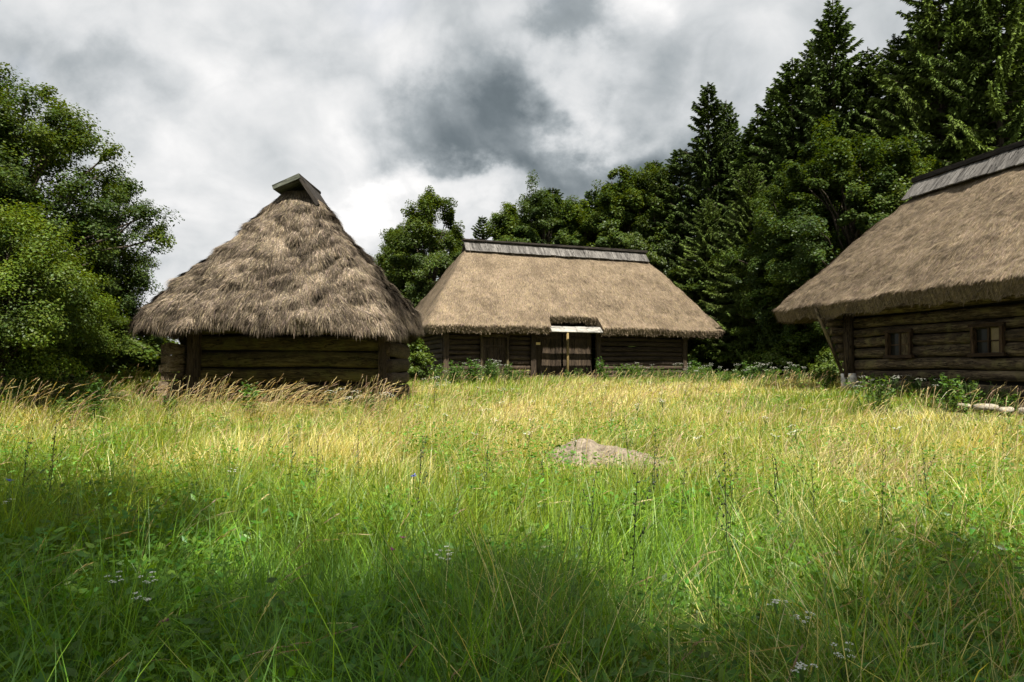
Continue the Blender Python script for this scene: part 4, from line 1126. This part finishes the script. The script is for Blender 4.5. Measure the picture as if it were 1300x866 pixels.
# pale beige tussock at the near right
stalk_band(2.8, 4.4, 130, (.40, .70), (.0014, .0022), (.08, .15), (.006, .011), .75, lambda x, y: (x > 1.5) & (x < 3.6) & (vn(np.c_[x, y], 1.2, 38, 2) > -.1), (-.35, .0))
stalk_band(5.6, 8.4, 230, (.42, .75), (.0026, .0040), (.06, .12), (.006, .010), .85, lambda x, y: (x > 1.2) & (x < 4.2) & (vn(np.c_[x, y], .8, 39, 2) > .05), (.5, .2))
so_ = fast_mesh('dry_grass_stalks', np.vstack(st.V), np.vstack(st.Q), None, np.vstack(st.QC))
so = link('dry_seed_grass', so_, M['grass']); so['kind'] = 'stuff'

# ================================================================== WILD PLANTS
def disc(mb, c, r, col, n=7, tilt=.2):
    th = np.linspace(0, 2 * np.pi, n, endpoint=False) + rng.uniform(0, 1); nx, ny = rng.normal(0, tilt, 2)
    V = np.c_[np.cos(th) * r, np.sin(th) * r, np.cos(th) * r * nx + np.sin(th) * r * ny]; V *= np.where(np.arange(n) % 2, .72, 1.0)[:, None]
    V = np.vstack([V, [0, 0, r * .22]]) + np.asarray(c)
    mb.add(V, None, [[i, (i + 1) % n, n] for i in range(n)], col=np.asarray(col))


def umbel(label, h=.55, heads=5, spread=.10, fr=.022, group=None, name='white_wildflower', col=(.80, .80, .74), leafy=10):
    root = thing(name, label, 'flower', (0, 0, 0), 0, group)
    sb = MB(); lean = rng.normal(0, .06, 2)
    top = np.array([lean[0], lean[1], h * .72]); sb.tube([(0, 0, -.05), top * .5, top], [.004, .0035, .003], 5, cap=False, col=(.10, .17, .05))
    for k in range(heads):
        a = k * 6.283 / heads + rng.normal(0, .3); r_ = spread * rng.uniform(.35, 1.0)
        e = top + np.array([math.cos(a) * r_, math.sin(a) * r_, h * .28 * rng.uniform(.75, 1.05)])
        sb.tube([top, (top + e) / 2 + np.array([0, 0, -.01]), e], .0022, 4, cap=False, col=(.10, .17, .05))
        fb = MB()
        for j in range(12):
            q_ = rng.normal(0, 1, 2); q_ = q_ / max(1, np.linalg.norm(q_)) * fr * 1.1
            disc(fb, e + np.array([q_[0], q_[1], .006 - np.hypot(*q_) * .25]), fr * .42, np.array(col) * rng.uniform(.85, 1.05), 6)
        fb.build('flower_head', M['petal'], root)
    P = np.c_[rng.normal(0, .05, (leafy, 2)), rng.uniform(.05, h * .6, leafy)]
    leaf_faces(P, np.c_[rng.normal(0, .6, (leafy, 2)), np.ones(leafy)], np.full(leafy, .08), np.full(leafy, .03), np.tile([.07, .14, .03], (leafy, 1)), sb)
    sb.build('stem', M['grass'], root)
    return root


def set_at(o, px, py, hh, rz=0.0, s=1.0):
    x, y = at(px, py, hh * s); o.location = (x, y, gz1(x, y)); o.rotation_euler = (0, 0, rz); o.scale = (s, s, s); return o


u1 = umbel('white yarrow with several flat flower heads low in the shaded grass, farthest left of them', .50, 6, .042, .011)
set_at(u1, 134, 722, .50)
UM = [(176, 722, .5, 'white yarrow in the shaded grass, right beside the farthest left one'), (170, 756, .48, 'cream white yarrow in the shaded grass, below the pair of white ones'),
      (1003, 754, .5, 'white flower cluster in the shaded grass at the right, upper one of a close pair'), (1026, 769, .48, 'white flower cluster in the shaded grass at the right, lower one of a close pair'),
      (1042, 802, .5, 'small white flower cluster just above the lower edge, right of the middle'), (552, 686, .5, 'white yarrow half in shade near the middle, above another one'),
      (560, 702, .48, 'white yarrow in the shade near the middle, below its neighbour'), (1041, 836, .5, 'white flower close to the lower edge, below the small cluster'),
      (30, 628, .5, 'white flower cluster near the blue flower at the left edge'), (295, 592, .5, 'white umbel at the left where shade meets sunlight'),
      (560, 523, .55, 'white umbel in the sunlit grass right of the granary'), (530, 505, .6, 'white umbel beside the granary corner, in tall grass')]
for k, (px, py, hh, lab) in enumerate(UM):
    set_at(dup(u1, (0, 0, 0), label=lab), px, py, hh, k * 1.3, hh / .5)

WH = 'small white flowers in the sunlit meadow'
for k in range(70):
    px = float(rng.uniform(520, 1290)); Y = float(rng.uniform(8.5, 24)); X = px2x(px, Y)
    if inside_huts(np.array([X]), np.array([Y]))[0]: continue
    s_ = float(rng.uniform(.75, 1.1)); dup(u1, (X, Y, gz1(X, Y)), k * .9, (s_ * 1.3, s_ * 1.3, s_), label='small white flower head in the sunlit meadow grass', group=WH)

# white flowering herbs along the foot of the barn, the forest edge and the log house
u2 = umbel('white umbel among the tall herbs along buildings and forest edge',   .95, 9, .15, .022, 'white umbels along buildings and forest edge', leafy=46)
ed = [(float(rng.uniform(868, 1062)), float(rng.uniform(27, 34)), .9) for _ in range(46)] + [(float(rng.uniform(575, 660)), float(rng.uniform(29.0, 30.8)), 1.0) for _ in range(14)] \
    + [(float(rng.uniform(790, 866)), float(rng.uniform(33.5, 35.2)), .9) for _ in range(12)] + [(float(rng.uniform(1085, 1190)), float(rng.uniform(15.5, 18.5)), .62) for _ in range(18)] \
    + [(float(rng.uniform(505, 570)), float(rng.uniform(20, 29)), .62) for _ in range(12)] + [(float(rng.uniform(420, 520)), float(rng.uniform(14, 16.5)), .75) for _ in range(8)]
for k, (px, Y, s_) in enumerate(ed):
    X = px2x(px, Y); s_ *= rng.uniform(.7, 1.1)
    if k == 0: o = u2; o.location = (X, Y, gz1(X, Y)); o.scale = (s_, s_, s_)
    else: dup(u2, (X, Y, gz1(X, Y)), k * .7, (s_, s_, s_), group='white umbels along buildings and forest edge')


# leafy nettle-like plants
def herb_plant(label, h=1.0, n_st=9, leaf=.10, spread=.35, cols=(.07, .14, .03), group=None, name='leafy_weed'):
    root = thing(name, label, 'plant', (0, 0, 0), 0, group); sb = MB(); lb = MB()
    for k in range(n_st):
        a = rng.uniform(0, 6.28); r_ = rng.uniform(0, spread); hh = h * rng.uniform(.6, 1.05)
        base = np.array([math.cos(a) * r_ * .4, math.sin(a) * r_ * .4, -.05]); top = np.array([math.cos(a) * r_, math.sin(a) * r_, hh])
        sb.tube([base, (base + top) / 2, top], [.007, .006, .004], 5, cap=False, col=(.10, .15, .05))
        m_ = int(26 * hh / .8); t = rng.uniform(.2, 1, m_)[:, None]; P = base + (top - base) * t + np.c_[rng.normal(0, .06, (m_, 2)), rng.normal(0, .02, m_)] * (1.5 - t)
        c = np.array(cols) * np.clip(rng.normal(1, .22, (m_, 1)), .5, 1.6); L = leaf * rng.uniform(.6, 1.3, m_)
        leaf_faces(P, np.c_[rng.normal(0, .5, (m_, 2)), np.ones(m_)], L, L * .5, c, lb)
    sb.build('stem', M['grass'], root, True); lb.build('foliage', M['leaf'], root); return root


hp = herb_plant('leafy tall weed before the right side of the barn gate', 1.25, 12, .15, .45)
X = px2x(762, 32.3); hp.location = (X, 32.3, gz1(X, 32.3))
HPL = [(600, 29.6, 1.0, 1, 'dark green weed before the barn\'s small door'), (578, 29.3, .9, 2, 'dark green weed at the left end of the barn front'), (622, 29.8, .95, 3, 'dark green weed under the white umbels by the barn'),
       (645, 30.2, .8, 4, 'low dark weed between the small door and the barn gate'), (786, 33.2, .7, 5, 'low weed before the barn wall right of the gate'), (880, 36.5, 1.1, 6, 'tall weed at the right corner of the barn'),
       (1205, 15.2, .70, 7, 'bright leafy weed before the log house, left of the pale stones'), (1225, 15.4, .62, 8, 'bright leafy weed touching the leftmost pale stone'), (1190, 16.2, .6, 1.5, 'leafy weed before the log house between its two windows'),
       (1160, 17.2, .5, 2.5, 'low leafy weed below the first log house window'), (1283, 13.9, .42, 3.5, 'small weed among the pale stones'), (1052, 21.6, .7, 4.5, 'leafy weed left of the limewashed post base'),
       (1262, 14.2, .35, 5.5, 'tiny weed growing between two pale stones'), (720, 31.5, .5, .5, 'short weed at the foot of the ochre gate post'), (318, 15.9, .78, 1.2, 'leafy weed among dry grass before the granary wall'),
       (216, 16.2, .5, 2.1, 'low dark weed at the projecting log ends of the granary'), (470, 16.0, .55, 3.1, 'leafy weed before the right part of the granary wall'), (950, 30.5, .9, 1.8, 'leafy weed at the forest edge midway between barn and house'),
       (1010, 27.5, .8, 2.8, 'leafy weed at the forest edge near the log house'), (20, 14.5, .7, 2.2, 'leafy weed under the left trees at the picture edge'), (120, 15.2, .75, 4.2, 'leafy weed under the dark trees left of the granary')]
for (px, Y, s_, rz, lab) in HPL:
    X = px2x(px, Y); dup(hp, (X, Y, gz1(X, Y)), rz, (s_, s_, s_), label=lab)


hq = herb_plant('low tangled nettle among the undergrowth along the walls and forest edge', .6, 16, .085, .5, (.085, .15, .028), 'nettles along walls and forest edge', 'nettle_clump')
NP = [(float(rng.uniform(548, 668)), float(rng.uniform(29.8, 31.0))) for _ in range(12)] + [(float(rng.uniform(735, 866)), float(rng.uniform(33.0, 35.0))) for _ in range(12)] + \
     [(float(rng.uniform(870, 1065)), float(rng.uniform(28.5, 35))) for _ in range(22)] + [(float(rng.uniform(1090, 1300)), float(rng.uniform(14.6, 19))) for _ in range(16)] + [(float(rng.uniform(0, 160)), float(rng.uniform(14.2, 17))) for _ in range(14)]
first = True
for k, (px, Y) in enumerate(NP):
    X = px2x(px, Y)
    if inside_huts(np.array([X]), np.array([Y]))[0]: continue
    s_ = float(rng.uniform(.6, 1.35)); zz = s_ * float(rng.uniform(.7, 1.2))
    if first: hq.location = (X, Y, gz1(X, Y)); hq.scale = (s_, s_, zz); first = False
    else: dup(hq, (X, Y, gz1(X, Y)), k * 1.1, (s_, s_, zz), group='nettles along walls and forest edge')


# chicory-like dark stalks standing over the near grass
def bud_stalk(label, h=.9, n_b=10, group=None, arch=.0, side=2):
    root = thing('budding_stalk', label, 'plant', (0, 0, 0), 0, group); sb = MB(); bb_ = MB()
    def st_(p, q, r0, r1):
        p = np.array(p, float); q = np.array(q, float); m = (p + q) / 2 + rng.normal(0, .02, 3)
        sb.tube([p, m, q], [r0, (r0 + r1) / 2, r1], 5, cap=False, col=(.05, .075, .03)); return p, m, q
    stems = [st_((0, 0, -.05), (rng.normal(0, .05), rng.normal(0, .05), h), .0042, .0020)]
    for k in range(side):
        z0 = h * rng.uniform(.35, .7); a = rng.uniform(0, 6.28); L = h * rng.uniform(.2, .38); c = stems[0][2] * (z0 / h)
        stems.append(st_(c, c + np.array([math.cos(a) * L * .45, math.sin(a) * L * .45, L * .85]), .0026, .0014))
    for (p, m, q) in stems:
        for t in np.linspace(.45, 1.0, n_b if p[2] < 0 else 5):
            c = p + (q - p) * t + rng.normal(0, .006, 3)
            d = rng.normal(0, 1, 3); d[2] = abs(d[2]) + .6; d /= np.linalg.norm(d)
            sb.tube([c, c + d * .010, c + d * .022], [.003, .0062, .002], 5, cap=True, col=(.045, .06, .03))
    m_ = 7; P = np.c_[rng.normal(0, .03, (m_, 2)), rng.uniform(.1, h * .6, m_)]
    leaf_faces(P, np.c_[rng.normal(0, .8, (m_, 2)), np.ones(m_)], np.full(m_, .10), np.full(m_, .022), np.tile([.06, .11, .03], (m_, 1)), sb)
    sb.build('stem', M['grass'], root); return root


bs = bud_stalk('dark budding stalk in front of the earth mound, in the middle of the meadow', .95)
bs2 = bud_stalk('tall dark budding stalk right of the earth mound', 1.0, 12, side=3)
set_at(bs, 794, 592, .95); set_at(bs2, 928, 570, 1.0)
BST = [(bs, 527, 552, .95, 'tall dark stalk left of the meadow centre, with pale blue buds', 1), (bs2, 740, 622, .8, 'dark upright stalk standing in the brightest green patch', 2),
       (bs2, 822, 560, .9, 'bent dark stalk at the right end of the earth mound', 3), (bs, 988, 590, .85, 'dark stalk among bright dry grass right of the mound', 4), (bs2, 936, 602, .8, 'shorter dark stalk next to the tall one right of the mound', 5),
       (bs, 1035, 610, .8, 'dark branching stalk near the pale dry tussock', 2.5), (bs, 28, 560, .9, 'dark leaning stalk at the left edge with a blue flower', 1.5), (bs2, 60, 540, .95, 'tall dark stalk behind the blue flowered one', 3.5),
       (bs2, 1180, 590, .8, 'thin dark stalk in dry grass before the log house', 4.5), (bs, 860, 620, .7, 'short dark stalk between the tall stalks and the mound', .7), (bs, 1110, 640, .7, 'dark stalk right of the pale tussock', 5.7),
       (bs2, 612, 590, .7, 'faint dark stalk in the sunlit grass left of the mound', 2.9), (bs, 370, 560, .8, 'arching dark stalk before the granary', 1.9)]
for (pr, px, py, hh, lab, rz) in BST:
    set_at(dup(pr, (0, 0, 0), label=lab), px, py, hh, rz, hh / .97)


SK = 'dark seed stalks scattered over the sunlit meadow'
for k in range(26):
    px = float(rng.uniform(20, 1280)); Y = float(rng.uniform(6.5, 15)); X = px2x(px, Y)
    if inside_huts(np.array([X]), np.array([Y]))[0]: continue
    s_ = float(rng.uniform(.6, .85)); dup(bs if k % 2 else bs2, (X, Y, gz1(X, Y)), k * 1.7, (s_, s_, s_), label='thin dark seed stalk scattered in the sunlit meadow', group=SK)


def small_flower(label, name, col, h, r):
    root = thing(name, label, 'flower'); sb = MB(); sb.tube([(0, 0, -.05), (.01, 0, h * .5), (0, .01, h)], [.003, .0026, .002], 5, cap=False, col=(.08, .14, .04)); sb.build('stem', M['grass'], root)
    fb = MB()
    for k in range(16):
        a = k * 6.283 / 16; d = np.array([math.cos(a), math.sin(a), rng.uniform(.1, .9)]); s_ = np.array([-math.sin(a), math.cos(a), 0]) * r * .22; c = np.array([0, .01, h])
        fb.add([c, c + d * r * .6 + s_, c + d * r, c + d * r * .6 - s_], [[0, 1, 2, 3]], col=np.array(col) * rng.uniform(.8, 1.2))
    fb.build('flower_head', M['petal'], root); return root
f1 = small_flower('blue flower at the left edge where sunlight meets shade', 'blue_wildflower', (.16, .18, .55), .55, .032); set_at(f1, 16, 607, .55)
f2 = small_flower('magenta clover head in the shaded grass near the middle', 'purple_clover', (.30, .05, .20), .42, .024); set_at(f2, 499, 689, .42)
set_at(dup(f2, (0, 0, 0), label='faint purple clover head just above the magenta one'), 514, 674, .42, 1)
set_at(dup(f2, (0, 0, 0), label='purple clover low in the shade at the left'), 218, 778, .42, 2)
set_at(dup(f1, (0, 0, 0), label='pale blue flower on the sunlit grass left of the middle'), 527, 610, .5, 2)
